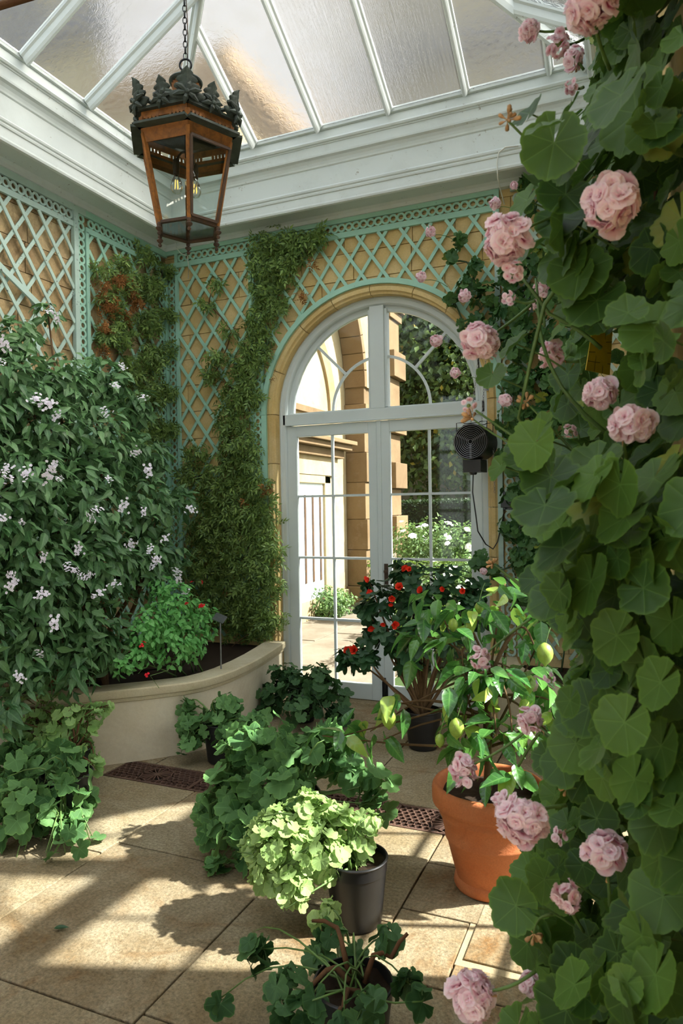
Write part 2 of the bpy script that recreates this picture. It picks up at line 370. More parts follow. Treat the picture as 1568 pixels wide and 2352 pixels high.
def np_mesh(name, V, F, L, mat):          # triangle soup with the leaf coordinate attribute
    me = bpy.data.meshes.new(name); nv, nf = len(V), len(F)
    me.vertices.add(nv); me.vertices.foreach_set('co', np.ascontiguousarray(V, np.float32).ravel())
    me.loops.add(nf*3); me.loops.foreach_set('vertex_index', np.ascontiguousarray(F, np.int32).ravel())
    me.polygons.add(nf); me.polygons.foreach_set('loop_start', np.arange(0, nf*3, 3, dtype=np.int32))
    me.polygons.foreach_set('use_smooth', np.ones(nf, bool))
    a = me.attributes.new('lxy', 'FLOAT_VECTOR', 'POINT'); a.data.foreach_set('vector', np.ascontiguousarray(L, np.float32).ravel())
    me.materials.append(mat); me.update(calc_edges=True); return me

# ================================================================ the room
XL, XR, YB, YF = -3.80, 0.09, 5.05, -2.0
XC = -1.865; ZS = 2.30                    # door centre line, arch springing
def arch_outline(c, r, zs, lo, hi, top, n=24):     # wall face with an arched opening down to the floor
    p = [(lo, 0), (c-r, 0), (c-r, zs)]
    p += [(c-r*math.cos(PI*k/n), zs+r*math.sin(PI*k/n)) for k in range(1, n)]
    return p+[(c+r, zs), (c+r, 0), (hi, 0), (hi, top), (lo, top)]
def mesh_cache(d={}): return d

# ---- floor: bed, slabs, trench
fl_ = MB().box((XL-.3, YF-.3, -.30), (XR+.3, YB+.4, -.055)).build('floor', M['joint']); struct(fl_, 'pale limestone flagstone floor of the conservatory')
def slab(x0, x1, y0, y1, mat='slab', dz=0.0, g=.004):
    w = (random.random()-.5)*.002
    m = MB().box((x0+g, y0+g, -.05), (x1-g, y1-g, dz+w))
    o = m.build('flagstone', M[mat], fl_, bevel=.0035); return o
cols = [(XL-.02, -3.0, [-2, -1.1, -.2, .7, 1.7, 2.4, 3.175]), (-3.0, -2.252, [-2, -1.3, -.4, .6, 1.655, 2.45, 3.175]),
        (-2.252, -1.42, [-2, -1.2, -.3, .72, 1.66, 2.555, 3.175]), (-1.42, -.862, [-2, -1, 0, .82, 1.708, 2.43, 3.175])]
for x0, x1, ys in cols:
    for a, b in zip(ys, ys[1:]): slab(x0, x1, a, b)
for a, b in zip([-2, -1, 0, .9, 1.75, 2.15, 2.535, 2.90, 3.175], [-1, 0, .9, 1.75, 2.15, 2.535, 2.90, 3.175]):
    slab(-.862, -.592 if 2.2 < b < 2.7 else XR+.05, a, b)
slab(-.592, XR+.05, 2.15, 2.29); 
MB().box((-.592, 2.29, -.05), (XR+.05, 2.69, -.004)).build('flagstone', M['cement'], fl_)
slab(-.572, -.10, 2.318, 2.672, dz=.004)
slab(-.10, XR+.05, 2.30, 2.68)
for x0, x1, ys in [(XL-.02, -2.72, [3.427, 4.3, YB+.1]), (-2.72, -2.262, [3.427, 3.9, 4.42, YB+.1]), (-2.262, -1.414, [3.427, 4.02, 4.62, YB+.1]), (-1.414, -.80, [3.427, 3.885, 4.5, YB+.1]), (-.80, XR+.05, [3.427, 4.1, YB+.1])]:
    for a, b in zip(ys, ys[1:]): slab(x0, x1, a, b)
# edges of the floor trench and the sill stone under the door
MB().box((XC-.95, YB-.02, -.05), (XC+.95, YB+.40, .006)).build('threshold_stone', M['slab'], fl_, bevel=.006)
slab(XL-.02, -2.905, 3.175, 3.427); 
pit = MB().box((-2.905, 3.172, -.054), (XR, 3.43, -.05)).build('trench_bed', M['pit'], fl_)

# cast iron gratings over the trench, one panel each
def grate_mesh():
    W, D, T = .58, .247, .014; m = MB(); R = .0075
    for a, b in (((0, 0), (W, 0)), ((0, D), (W, D)), ((0, 0), (0, D)), ((W, 0), (W, D))):
        dx, dy = b[0]-a[0], b[1]-a[1]
        if dx: m.box((a[0], a[1]-(.012 if a[1] else 0), -T), (b[0], a[1]+(.012 if not a[1] else 0), 0))
        else: m.box((a[0]-(.008 if a[0] else 0), a[1], -T), (a[0]+(.008 if not a[0] else 0), b[1], 0))
    cx, cy = W/2, D/2
    for k in range(16):
        a = 2*PI*k/16; e = .088 if k % 2 else .1
        m.bar((cx+.01*math.cos(a), cy+.01*math.sin(a), -.006), (cx+e*math.cos(a), cy+e*math.sin(a), -.006), .0055, .011)
    for k in range(16):
        a, b = 2*PI*k/16, 2*PI*(k+1)/16; e1, e2 = (.088 if k % 2 else .1), (.1 if k % 2 else .088)
        m.bar((cx+e1*math.cos(a), cy+e1*math.sin(a), -.006), (cx+e2*math.cos(b), cy+e2*math.sin(b), -.006), .006, .011)
    m.lathe([(.0, .0), (.016, -.001), (.016, -.011), (0, -.011)], 12, (cx, cy, 0))
    s = .0205; hx = s*math.sqrt(3)
    seen = set()
    for i in range(-1, 19):
        for j in range(-1, 10):
            x = (i+.5*(j % 2))*hx; y = j*1.5*s
            for k in range(6):
                a, b = PI/6+PI/3*k, PI/6+PI/3*(k+1)
                p = (x+s*math.cos(a), y+s*math.sin(a)); q = (x+s*math.cos(b), y+s*math.sin(b))
                key = (round((p[0]+q[0])*500), round((p[1]+q[1])*500))
                if key in seen: continue
                seen.add(key)
                if not all(.004 < r_[0] < W-.004 and .006 < r_[1] < D-.006 for r_ in (p, q)): continue
                if min(math.hypot(r_[0]-cx, r_[1]-cy) for r_ in (p, q)) < .093: continue
                j1 = .0035*math.sin(p[0]*400+p[1]*300)
                m.bar((p[0], p[1], -.006), (q[0]+j1*.3, q[1], -.006), .0068, .011)
    return m.mesh('grating', M['iron'])
gm = grate_mesh()
for k in range(5):
    lab = ['rusty cast iron floor grating nearest the curved planter wall', 'cast iron floor grating beside the potted plant with trailing leaves', 'cast iron floor grating hidden under the large leafy pelargonium',
           'rusty cast iron floor grating just left of the terracotta pot', 'cast iron floor grating running behind the terracotta pot'][k]
    t = thing('floor_grating', lab, 'floor grate', (-2.90+.582*k, 3.178, -.002), 'cast iron gratings in the floor trench')
    new_obj('openwork_panel', gm, t)

# ---- back wall with its blocks
wb = MB().prism(arch_outline(XC, .90, ZS, XL-.35, XR+.35, 4.35), (0, YB+.012, 0), (1, 0, 0), (0, 0, 1), (0, .36, 0)).build('wall_back', M['mortar']); struct(wb, 'ochre limestone block wall with the arched garden door')
def blocks(parent, lo, hi, top, mk, mat, cx=None, r=.95, z0=0.0, seed=3, frm=None):
    rnd = random.Random(seed); z = z0; row = 0
    while z < top-.02:
        h = rnd.choice([.21, .235, .26, .225]); z1 = min(z+h, top); x = lo-rnd.random()*.4
        while x < hi:
            w = rnd.uniform(.32, .62); a, b = max(x, lo), min(x+w, hi); x += w
            if b-a < .03: continue
            if frm is not None and b < frm: continue
            g = .003; xs = [a+g+(b-a-2*g)*i/10 for i in range(11)]; poly_lo = []
            segs = [[]]
            for q in xs:
                zb = z+g
                if cx is not None and abs(q-cx) < r: zb = max(zb, ZS+math.sqrt(r*r-(q-cx)**2)) if z1 > ZS else 99
                if zb < z1-g-.004: segs[-1].append((q, zb))
                elif segs[-1]: segs.append([])
            for sg in segs:
                if len(sg) < 2: continue
                if all(abs(zb-(z+g)) < 1e-6 for _, zb in sg): sg = [sg[0], sg[-1]]
                poly = sg+[(sg[-1][0], z1-g), (sg[0][0], z1-g)]
                mk(poly, rnd.uniform(0, .006)).build('stone_block', M[mat], parent)
        z = z1; row += 1
blocks(wb, XL, XR, 3.80, lambda p, d: MB().prism(p, (0, YB-d, 0), (1, 0, 0), (0, 0, 1), (0, .03, 0)), 'stone', XC, .955, seed=5)
# moulded arch stones and jamb stones round the door
prof_st = [(.965, .02), (.965, -.012), (.925, -.018), (.915, -.030), (.885, -.030), (.876, -.012), (.862, -.008), (.862, .10), (.90, .10)]
def arc_path(c, zs, r0, a0, a1, n, y0, plane='y'):
    out = []
    for k in range(n+1):
        a = a0+(a1-a0)*k/n; d = (math.cos(a), math.sin(a))
        if plane == 'y': out.append(((c, y0, zs), (d[0], 0, d[1]), (0, 1, 0)))
        else: out.append(((y0, c, zs), (0, d[0], d[1]), (1, 0, 0)))
    return out
cuts = [0, .42, .86, 1.20, PI/2+.02, 1.95, 2.3, 2.75, PI]
for a, b in zip(cuts, cuts[1:]):
    MB().sweep(prof_st, arc_path(XC, ZS, 0, a+.003, b-.003, 8, YB)).build('arch_stone', M['stone'], wb)
for sx in (-1, 1):
    zz = [0, .42, .80, 1.16, 1.52, 1.90, ZS]
    for a, b in zip(zz, zz[1:]):
        pth = [((XC, YB, a+.002), (sx, 0, 0), (0, 1, 0)), ((XC, YB, b-.002), (sx, 0, 0), (0, 1, 0))]
        MB().sweep(prof_st, pth).build('jamb_stone', M['stone'], wb)

# ---- left wall
wl = MB().box((XL-.35, YF-.35, 0), (XL-.012, YB+.35, 4.35)).build('wall_left', M['mortar']); struct(wl, 'weathered limestone wall behind the tall heliotrope')
blocks(wl, 2.6, YB, 3.80, lambda p, d: MB().prism(p, (XL+d, 0, 0), (0, 1, 0), (0, 0, 1), (-.03, 0, 0)), 'stone_dirty', seed=9)
MB().box((XL-.02, YF, 0), (XL, 2.6, 3.8)).build('stone_facing', M['stone_dirty'], wl)
# ---- right wall with a second arched glazed door that lets the sun in; an open doorway where the photographer stands
DRC = 3.16; DRR = .80
pr = arch_outline(DRC, DRR+.02, ZS, .42, YB+.35, 4.35)
wr = MB().prism(pr, (XR, 0, 0), (0, 1, 0), (0, 0, 1), (.32, 0, 0)).build('wall_right', M['stone']); struct(wr, 'limestone side wall hidden behind the climbing geranium')
MB().box((XR, -.85, 2.5), (XR+.32, .42, 4.35)).build('lintel', M['stone'], wr)
MB().box((XR, YF-.35, 0), (XR+.32, -.85, 4.35)).build('wall_pier', M['stone'], wr)
# unseen end wall; its wide window is added to bring in daylight
wf = MB().box((XL-.35, YF-.35, 0), (-3.4, YF, 4.35)).box((-.35, YF-.35, 0), (XR+.35, YF, 4.35)).box((-3.4, YF-.35, 3.55), (-.35, YF, 4.35)).box((-3.4, YF-.35, 0), (-.35, YF, .35)).build('wall_front', M['stone']); struct(wf, 'limestone end wall behind the viewer')
w1 = new_obj('added_window_1', None); struct(w1, 'unseen white framed window added behind the viewer for daylight')
for i in range(7):
    x = -3.4+3.05*i/6; MB().box((x-.03, YF-.22, .35), (x+.03, YF-.14, 3.55)).build('mullion', M['white_door'], w1)
for z in (.35, 1.42, 2.49, 3.55): MB().box((-3.4, YF-.21, z-.03), (-.35, YF-.15, z+.03)).build('transom', M['white_door'], w1)
for i in range(6):
    for j in range(3): MB().box((-3.4+3.05*i/6+.03, YF-.182, .35+1.067*j+.03), (-3.4+3.05*(i+1)/6-.03, YF-.178, .35+1.067*(j+1)-.03)).build('pane', M['glass'], w1)

# ---- cornice, mitred round the room
cp = [(0, 3.775), (.05, 3.775), (.055, 3.80), (.075, 3.815), (.255, 3.815), (.258, 3.792), (.272, 3.782), (.288, 3.787), (.292, 3.80), (.290, 3.812), (.290, 3.868), (.297, 3.872), (.300, 3.884), (.297, 3.893), (.305, 3.900),
      (.308, 3.912), (.300, 3.922), (.296, 3.926), (.296, 4.062), (.304, 4.070), (.306, 4.082), (.312, 4.100), (.324, 4.118), (.342, 4.128), (.344, 4.140), (.338, 4.143), (.338, 4.205), (.345, 4.208), (.345, 4.215)]
sp_ = [(.345, 4.215), (.356, 4.218), (.362, 4.230), (.356, 4.242), (.350, 4.246), (.338, 4.305), (.332, 4.312), (.352, 4.316), (.350, 4.352), (.20, 4.352), (.20, 4.215)]
def ring_side(prof, side, closed):
    m = MB(); n = len(prof); vs = []
    for e in (0, 1):
        for d, z in prof:
            x0, x1, y0, y1 = XL+d, XR-d, YF+d, YB-d
            vs.append({'back': [(x0, y1, z), (x1, y1, z)], 'left': [(x0, y0, z), (x0, y1, z)], 'right': [(x1, y0, z), (x1, y1, z)], 'front': [(x0, y0, z), (x1, y0, z)]}[side][e])
    fs = [(k, (k+1) % n, n+(k+1) % n, n+k) for k in range(n if closed else n-1)]
    return m.add(vs, fs)
for k, sd_ in enumerate(('back', 'left', 'right', 'front')):
    o = ring_side(cp+[(.20, 4.30), (0, 4.30)], sd_, True).build('trim_%d' % (k+1), M['white']); struct(o, 'moulded white painted cornice below the glass roof, %s side' % sd_)
    ring_side(sp_, sd_, True).build('roof_sill', M['white'], o)

# ---- glazed hipped roof
SL = .57; ZG = 4.335; D0 = .355
roof = new_obj('ceiling', None); struct(roof, 'hipped glass roof with white glazing bars')
HW = (XR-XL)/2
zroof = lambda d: ZG+(d-D0)*SL
sn = V3(0, 0, 1)
def raft(a, b, nrm, w=.052, h=.085, name='glazing_bar'):
    x, y, z = frame_of(np.asarray(b)-np.asarray(a), nrm)
    pr_ = [(-w/2, .018), (-w/2, -.012), (-w*.30, -.022), (-w*.30, -.06), (-w*.17, -h+.008), (0, -h), (w*.17, -h+.008), (w*.30, -.06), (w*.30, -.022), (w/2, -.012), (w/2, .018)]
    o = MB().sweep(pr_, [(a, y, z), (b, y, z)]).build(name, M['white'], roof); return o
bx = [XC+(k+.5)*.545 for k in range(-3, 3)]
ly = [4.29-.54*k for k in range(12)]
nb, nl, nr = V3(0, -SL, 1), V3(SL, 0, 1), V3(-SL, 0, 1)
P_ = {'back': lambda s, d: V3(s, YB-d, zroof(d)), 'left': lambda s, d: V3(XL+d, s, zroof(d)), 'right': lambda s, d: V3(XR-d, s, zroof(d)), 'front': lambda s, d: V3(s, YF+d, zroof(d))}
dm = {'back': lambda s: min(s-XL, XR-s), 'front': lambda s: min(s-XL, XR-s), 'left': lambda s: min(YB-s, s-YF, HW), 'right': lambda s: min(YB-s, s-YF, HW)}
NR = {'back': V3(0, SL, 1), 'front': V3(0, -SL, 1), 'left': V3(-SL, 0, 1), 'right': V3(SL, 0, 1)}
def slope(side, bars, lo, hi, brk):
    for s in bars: raft(P_[side](s, D0), P_[side](s, dm[side](s)-.02), NR[side])
    ed = [lo+D0]+list(bars)+[hi-D0]; ed.sort()
    for i, (a, b) in enumerate(zip(ed, ed[1:])):
        br = [q for q in brk if a+.01 < q < b-.01]
        top = [P_[side](q, max(dm[side](q), D0+.001)) for q in [b]+br[::-1]+[a]]
        poly = [P_[side](a, D0), P_[side](b, D0)]+top
        m = MB(); n = len(poly); up = NR[side]/np.linalg.norm(NR[side])*.006
        m.add(list(poly)+[p+up for p in poly], [tuple(range(n)), tuple(range(2*n-1, n-1, -1))]+[(k, n+k, n+(k+1) % n, (k+1) % n) for k in range(n)])
        m.build('roof_pane', M['frost_streak' if side == 'back' and i in (3, 4) else 'frost'], roof)
slope('back', bx, XL, XR, [XC]); slope('front', bx, XL, XR, [XC])
slope('left', [y for y in ly if y > YF+.4], YF, YB, [YB-HW, YF+HW]); slope('right', [y for y in ly if y > YF+.4], YF, YB, [YB-HW, YF+HW])
for (a, b, n_) in (((XL, YB), (XL+HW, YB-HW), V3(-1, 1, 3)), ((XR, YB), (XR-HW, YB-HW), V3(1, 1, 3)), ((XL, YF), (XL+HW, YF+HW), V3(-1, -1, 3)), ((XR, YF), (XR-HW, YF+HW), V3(1, -1, 3))):
    u_ = D0/HW; p = V3(a[0]+(b[0]-a[0])*u_, a[1]+(b[1]-a[1])*u_, zroof(D0)); q = V3(b[0], b[1], zroof(HW)); raft(p, q, n_, .07, .10, 'hip_bar')
raft(V3(XL+HW, YF+HW, zroof(HW)), V3(XL+HW, YB-HW, zroof(HW)), V3(0, 0, 1), .10, .16, 'ridge_beam')

# ---- arched glazed doors
def arched_door(name, label, T, R, parts=True, ajar=0.0):
    """T(u,d,z): u across from the centre, d depth into the wall, z up; R outer radius"""
    root = new_obj(name, None); struct(root, label)
    ex = np.asarray(T(1, 0, 0))-np.asarray(T(0, 0, 0)); ey = np.asarray(T(0, 1, 0))-np.asarray(T(0, 0, 0)); o0 = np.asarray(T(0, 0, 0))
    zz = V3(0, 0, 1)
    # frame: swept round jambs and arch
    pf = [(R, .12), (R, .028), (R-.012, .022), (R-.018, .030), (R-.050, .030), (R-.056, .036), (R-.062, .045), (R-.062, .075), (R-.072, .080), (R-.085, .080), (R-.085, .12)]
    path = [(o0, -ex, ey), (o0+zz*ZS, -ex, ey)]
    path += [(o0+zz*ZS, ex*(-math.cos(PI*k/28))+zz*math.sin(PI*k/28), ey) for k in range(1, 28)]
    path += [(o0+zz*ZS, ex, ey), (o0, ex, ey)]
    fr = MB().sweep(pf, path).build('frame', M['white_door'], root); smooth_angle(fr, 35)
    ri = R-.085
    def B(u0, u1, d0, d1, z0, z1, m):
        p, q = np.asarray(T(u0, d0, z0)), np.asarray(T(u1, d1, z1)); return m.box(np.minimum(p, q), np.maximum(p, q))
    m = MB(); B(-R+.03, R-.03, .03, .12, 2.215, 2.30, m); B(-R+.055, R-.055, .022, .04, 2.207, 2.219, m); B(-ri, ri, .055, .12, 2.30, 2.312, m)
    m.build('transom', M['white_door'], root, bevel=.003)
    m = MB(); B(-.058, .058, .03, .12, 2.30, ZS+ri+.02, m); m.build('mullion', M['white_door'], root, bevel=.003)
    m = MB()
    for s in (-1, 1):                                         # inner sash edge of each quarter light
        B(s*.058, s*.078, .05, .11, 2.312, ZS+math.sqrt(ri*ri-.07**2), m)
    m.sweep([(ri, .115), (ri, .075), (ri-.02, .08), (ri-.02, .115)], [(o0+zz*ZS, ex*math.cos(a)+zz*math.sin(a), ey) for a in [PI*k/28 for k in range(29)]])
    m.build('fanlight_sash', M['white_door'], root)
    m = MB(); rr = .405
    for s in (-1, 1):
        m.sweep([(rr-.011, .092), (rr+.011, .092), (rr+.008, .112), (rr-.008, .112)], [(o0+zz*2.31, s*ex*math.cos(a)+zz*math.sin(a), ey) for a in [(PI/2-.17)*k/12 for k in range(13)]])
    m.build('curved_glazing_bar', M['white_door'], root)
    for s in (-1, 1):
        a = PI/4
        p = o0+ey*.1+zz*2.31+(s*ex*math.cos(a)+zz*math.sin(a))*rr; q = o0+ey*.1+zz*2.31+(s*ex*math.cos(a)+zz*math.sin(a))*(ri-.01)
        MB().bar(p, q, .02, .022, ey).build('radial_glazing_bar', M['white_door'], root)
        pl = [(s*.07, 2.31)]+[(s*(ri-.01)*math.cos(PI/2*k/14), ZS+(ri-.01)*math.sin(PI/2*k/14)) for k in range(14)]+[(s*.07, ZS+ri-.012)]
        MB().prism(pl, o0+ey*.10, ex, zz, ey*.004).build('fanlight_pane', M['glass'], root)
    W = R-.062
    for s in (-1, 1):
        lf = MB()
        def L(u0, u1, z0, z1, d0=.045, d1=.085): B(s*u0, s*u1, d0, d1, z0, z1, lf)
        L(.002, .088, .012, 2.205); L(W-.085, W, .012, 2.205); L(.088, W-.085, .012, .135); L(.088, W-.085, 2.115, 2.205)
        if s == 1: B(-.016, .020, .036, .05, .012, 2.205, lf)
        leaf = lf.build('door_leaf', M['white_door'], root, bevel=.003)
        zc = [.135, .63, 1.127, 1.628, 2.115]; uc = [.088, (W+.003)/2, W-.085]
        for z in zc[1:-1]:
            m = MB(); B(s*.088, s*(W-.085), .05, .078, z-.009, z+.009, m); m.build('glazing_bar', M['white_door'], leaf)
        m = MB(); B(s*(uc[1]-.009), s*(uc[1]+.009), .052, .076, .135, 2.115, m); m.build('glazing_bar', M['white_door'], leaf)
        for i in range(4):
            for j in range(2):
                m = MB(); B(s*uc[j], s*uc[j+1], .062, .066, zc[i], zc[i+1], m); m.build('pane', M['glass'], leaf)
        if parts and s == 1:
            m = MB(); B(.03, .062, .038, .047, .93, 1.09, m); m.build('lock_plate', M['bronze'], leaf, bevel=.002)
            m = MB(); p = np.asarray(T(.046, .03, 1.03)); m.lathe([(.0, -.012), (.014, -.012), (.017, 0), (.014, .012), (0, .012)], 12, tuple(p)); m.build('door_knob', M['bronze'], leaf)
            m = MB(); p = np.asarray(T(.022, .03, 0)); m.tube([p+zz*.05, p+zz*.20], .012, 8); B(.0, .045, .036, .045, .04, .17, m); m.build('floor_bolt', M['metal'], leaf)
    return root
arched_door('door_1', 'white arched french door with fanlight to the garden', lambda u, d, z: (XC+u, YB+.03+d, z), .862)
arched_door('door_2', 'white arched side door hidden behind the climbing geranium', lambda u, d, z: (XR+.04+d, DRC+u, z), DRR+.02, False)

# ---- trellis: every slat, ring and rail a part
SLATM = boxmesh('slat', M['mint']); SLATO = boxmesh('slat', M['mint_old']); RAILM = boxmesh('rail', M['mint']); RAILO = boxmesh('rail', M['mint_old'])
def ring_mesh(mat):
    n = 18; ro, ri, h = .034, .0185, .010; m = MB()
    m.lathe([(ri, 0), (ro, 0), (ro, h), (ri, h), (ri, 0)], n); return m.mesh('fret_ring', mat)
RINGM = ring_mesh(M['mint']); RINGO = ring_mesh(M['mint_old'])
class Wall2D:                             # wall coordinates (s along the wall, z up) to the room
    def __init__(w, o, es, en): w.o, w.es, w.en = V3(*o), V3(*es), V3(*en)
    def p(w, s, z, off): return w.o+w.es*s+V3(0, 0, z)+w.en*off
WBK = Wall2D((0, YB, 0), (1, 0, 0), (0, -1, 0)); WLF = Wall2D((XL, 0, 0), (0, 1, 0), (1, 0, 0))
def slat_obj(root, w, a, b, off, mesh, name='slat', wd=.025, th=.009):
    p, q = w.p(a[0], a[1], off), w.p(b[0], b[1], off); L = np.linalg.norm(q-p)
    x, y, z = frame_of(q-p, w.en); return place(name, mesh, root, mat4((p+q)/2, x, y, z, (L, wd, th)))
def lattice(root, w, s0, s1, z0, z1, ph1, ph2, mesh, hole=None, slope=1.42, sp=.1755, skip=()):
    span = (z1-z0)/slope
    for dirn, ph, off in ((1, ph1, .022), (-1, ph2, .031)):
        k0 = int((s0-span-ph)/sp)-2; k1 = int((s1+span-ph)/sp)+2
        for k in range(k0, k1):
            top = ph+k*sp                              # slat meets z1 at s=top
            f = lambda z: top+dirn*(z-z1)/slope        # s at height z
            zs_ = [z0, z1]
            za, zb = sorted((z1+(s0-top)*slope*dirn, z1+(s1-top)*slope*dirn)); za, zb = max(za, z0), min(zb, z1)
            if zb-za < .03: continue
            segs = [(za, zb)]
            if hole:
                c, r, zs = hole; n = 120; ok = []
                for i in range(n+1):
                    z = za+(zb-za)*i/n; s = f(z); ins = (abs(s-c) < r) if z < zs else (math.hypot(s-c, z-zs) < r); ok.append((z, not ins))
                segs = []; st = None
                for z, q in ok:
                    if q and st is None: st = z
                    if not q and st is not None: segs.append((st, z)); st = None
                if st is not None: segs.append((st, zb))
            for a, b in segs:
                if b-a > .04: slat_obj(root, w, (f(a), a), (f(b), b), off, mesh)
def ring_col(root, w, s, z0, z1, mesh, step=.0607, off=.020):
    n = int(round((z1-z0)/step))
    for k in range(n): 
        z = z0+(k+.5)*(z1-z0)/n; place('fret_ring', mesh, root, mat4(w.p(s, z, off), w.es, V3(0, 0, 1) if np.dot(np.cross(w.es, V3(0, 0, 1)), w.en) > 0 else -V3(0, 0, 1), w.en))
def ring_row(root, w, s0, s1, z, mesh, step=.0607, off=.020):
    n = int(round((s1-s0)/step))
    for k in range(n):
        s = s0+(k+.5)*(s1-s0)/n; place('fret_ring', mesh, root, mat4(w.p(s, z, off), w.es, V3(0, 0, 1) if np.dot(np.cross(w.es, V3(0, 0, 1)), w.en) > 0 else -V3(0, 0, 1), w.en))
def rail(root, w, s0, s1, z0, z1, mesh, off=.026, th=.022, name='rail'):
    p = w.p((s0+s1)/2, (z0+z1)/2, off); place(name, mesh, root, mat4(p, w.es, V3(0, 0, 1), w.en, (abs(s1-s0), abs(z1-z0), th)))
def trellis(name, label, w, base): return thing(name, label, 'trellis', w.p(base[0], base[1], 0))
ZB = .46
# back wall, beside the corner
t = trellis('trellis_panel', 'mint green diamond trellis on ochre wall between corner and arched door', WBK, (-3.3, ZB))
rail(t, WBK, -3.78, -2.80, 3.625, 3.668, RAILM); rail(t, WBK, -3.78, -2.80, 3.742, 3.775, RAILM); ring_row(t, WBK, -3.64, -2.80, 3.705, RINGM)
rail(t, WBK, -3.785, -3.757, ZB, 3.625, RAILM, name='post_rail'); rail(t, WBK, -3.676, -3.646, ZB, 3.742, RAILM, name='post_rail'); ring_col(t, WBK, -3.716, ZB, 3.64, RINGM)
rail(t, WBK, -2.945, -2.917, ZB, 3.625, RAILM, name='post_rail'); rail(t, WBK, -2.846, -2.800, ZB, 2.30, RAILM, name='post_rail'); rail(t, WBK, -2.846, -2.82, 2.30, 3.625, RAILM, name='post_rail'); ring_col(t, WBK, -2.882, ZB, 3.62, RINGM)
lattice(t, WBK, -3.646, -2.945, ZB, 3.625, -3.415, -3.528, SLATM)
# over the door
t = trellis('trellis_panel', 'mint green trellis curving over the arched door', WBK, (XC, 3.3))
rail(t, WBK, -2.80, -.894, 3.625, 3.668, RAILM); rail(t, WBK, -2.80, -.894, 3.742, 3.775, RAILM); ring_row(t, WBK, -2.80, -.93, 3.705, RINGM); rail(t, WBK, -.93, -.894, 3.60, 3.775, RAILM, name='post_rail')
lattice(t, WBK, -2.82, -.90, 2.30, 3.625, -2.092, -1.808, SLATM, hole=(XC, .96, ZS))
m = MB().sweep([(.935, 0), (.975, 0), (.975, -.024), (.935, -.024)], arc_path(XC, ZS, 0, 0, PI, 40, YB-.018))
rel(m.build('arched_rail', M['mint'], None), t)
# beyond the door
t = trellis('trellis_panel', 'pale trellis behind the climbing ivy geranium beyond the door', WBK, (-.4, ZB))
rail(t, WBK, -.815, XR, 3.585, 3.628, RAILO); rail(t, WBK, -.815, XR, 3.742, 3.775, RAILO); ring_row(t, WBK, -.80, XR, 3.69, RINGO, .065)
rail(t, WBK, -.93, -.895, ZB, 3.62, RAILO, name='post_rail'); rail(t, WBK, -.805, -.777, ZB, 3.62, RAILO, name='post_rail'); ring_col(t, WBK, -.85, ZB, 3.3, RINGO)
lattice(t, WBK, -.777, XR, ZB, 3.60, -.70, -.62, SLATO)
# left wall: panel by the corner and the long panel
t = trellis('trellis_panel', 'mint trellis near the corner, overgrown with jasmine and dry leaves', WLF, (4.5, ZB))
rail(t, WLF, 4.06, 5.03, 3.612, 3.652, RAILM); rail(t, WLF, 4.06, 5.03, 3.728, 3.775, RAILM); ring_row(t, WLF, 4.09, 4.95, 3.69, RINGM)
rail(t, WLF, 4.99, 5.02, ZB, 3.62, RAILM, name='post_rail'); ring_col(t, WLF, 4.955, ZB, 3.62, RINGM)
lattice(t, WLF, 4.09, 4.92, ZB, 3.612, 4.14, 4.18, SLATM)
t = trellis('trellis_panel', 'worn mint trellis over stained stone above the heliotrope', WLF, (3.4, ZB))
rail(t, WLF, 2.3, 3.934, 3.612, 3.652, RAILO); rail(t, WLF, 2.3, 4.06, 3.728, 3.775, RAILO); ring_row(t, WLF, 2.9, 3.93, 3.69, RINGO)
rail(t, WLF, 3.934, 3.978, ZB, 3.73, RAILO, name='post_rail', th=.034); rail(t, WLF, 4.058, 4.09, ZB, 3.62, RAILM, name='post_rail'); ring_col(t, WLF, 4.018, ZB, 3.73, RINGM)
lattice(t, WLF, 2.6, 3.934, ZB, 3.612, 3.74, 3.617, SLATO)
# a loose old slat crossing the panel
slat_obj(t, WLF, (3.2, 3.16), (3.62, 2.93), .05, SLATO, 'loose_slat', .04, .014)

# ================================================================ leaves: base shapes (unit size, blade along +X, face +Z, leaf coordinate kept)
def _fan(thetas, rads, rings=(0.55, 1.0), zf=None, origin=(0, 0)):
    n = len(thetas); V = [(origin[0], origin[1], 0)]; F = []
    for q in rings:
        for a, r in zip(thetas, rads): V.append((q*r*math.cos(a), q*r*math.sin(a), q))
    for k in range(n-1): F.append((0, 1+k, 2+k))
    for j in range(len(rings)-1):
        b0, b1 = 1+j*n, 1+(j+1)*n
        for k in range(n-1): F += [(b0+k, b1+k, b1+k+1), (b0+k, b1+k+1, b0+k+1)]
    V = np.array(V, float); L = V.copy(); V[:, 2] = 0
    if zf is not None: V[:, 2] = [zf(x, y) for x, y, _ in V]
    return V, np.array(F), L
def leaf_round(n=28, lobes=7, dep=.10, cup=.25, pleat=.05, sinus=.35, tip=1.0, seed=0, cren=0.0):
    rr = random.Random(seed); th = np.linspace(-PI+sinus, PI-sinus, n); bend = rr.uniform(-.25, .25); ph = rr.uniform(-.3, .3)
    rad = [(.5+.012*rr.uniform(-1, 1))*(1+.10*math.cos(a))*(1-dep*(1-abs(math.cos(lobes/2*a))**tip))*(1+cren*math.cos(3*lobes*a)) for a in th]
    zf = lambda x, y: cup*(x*x+y*y)*1.2+pleat*math.cos(lobes*math.atan2(y, x))*math.hypot(x, y)*1.6+bend*x*y-.35*max(x, 0)**2+ph*y*y
    return _fan(th, rad, zf=zf)
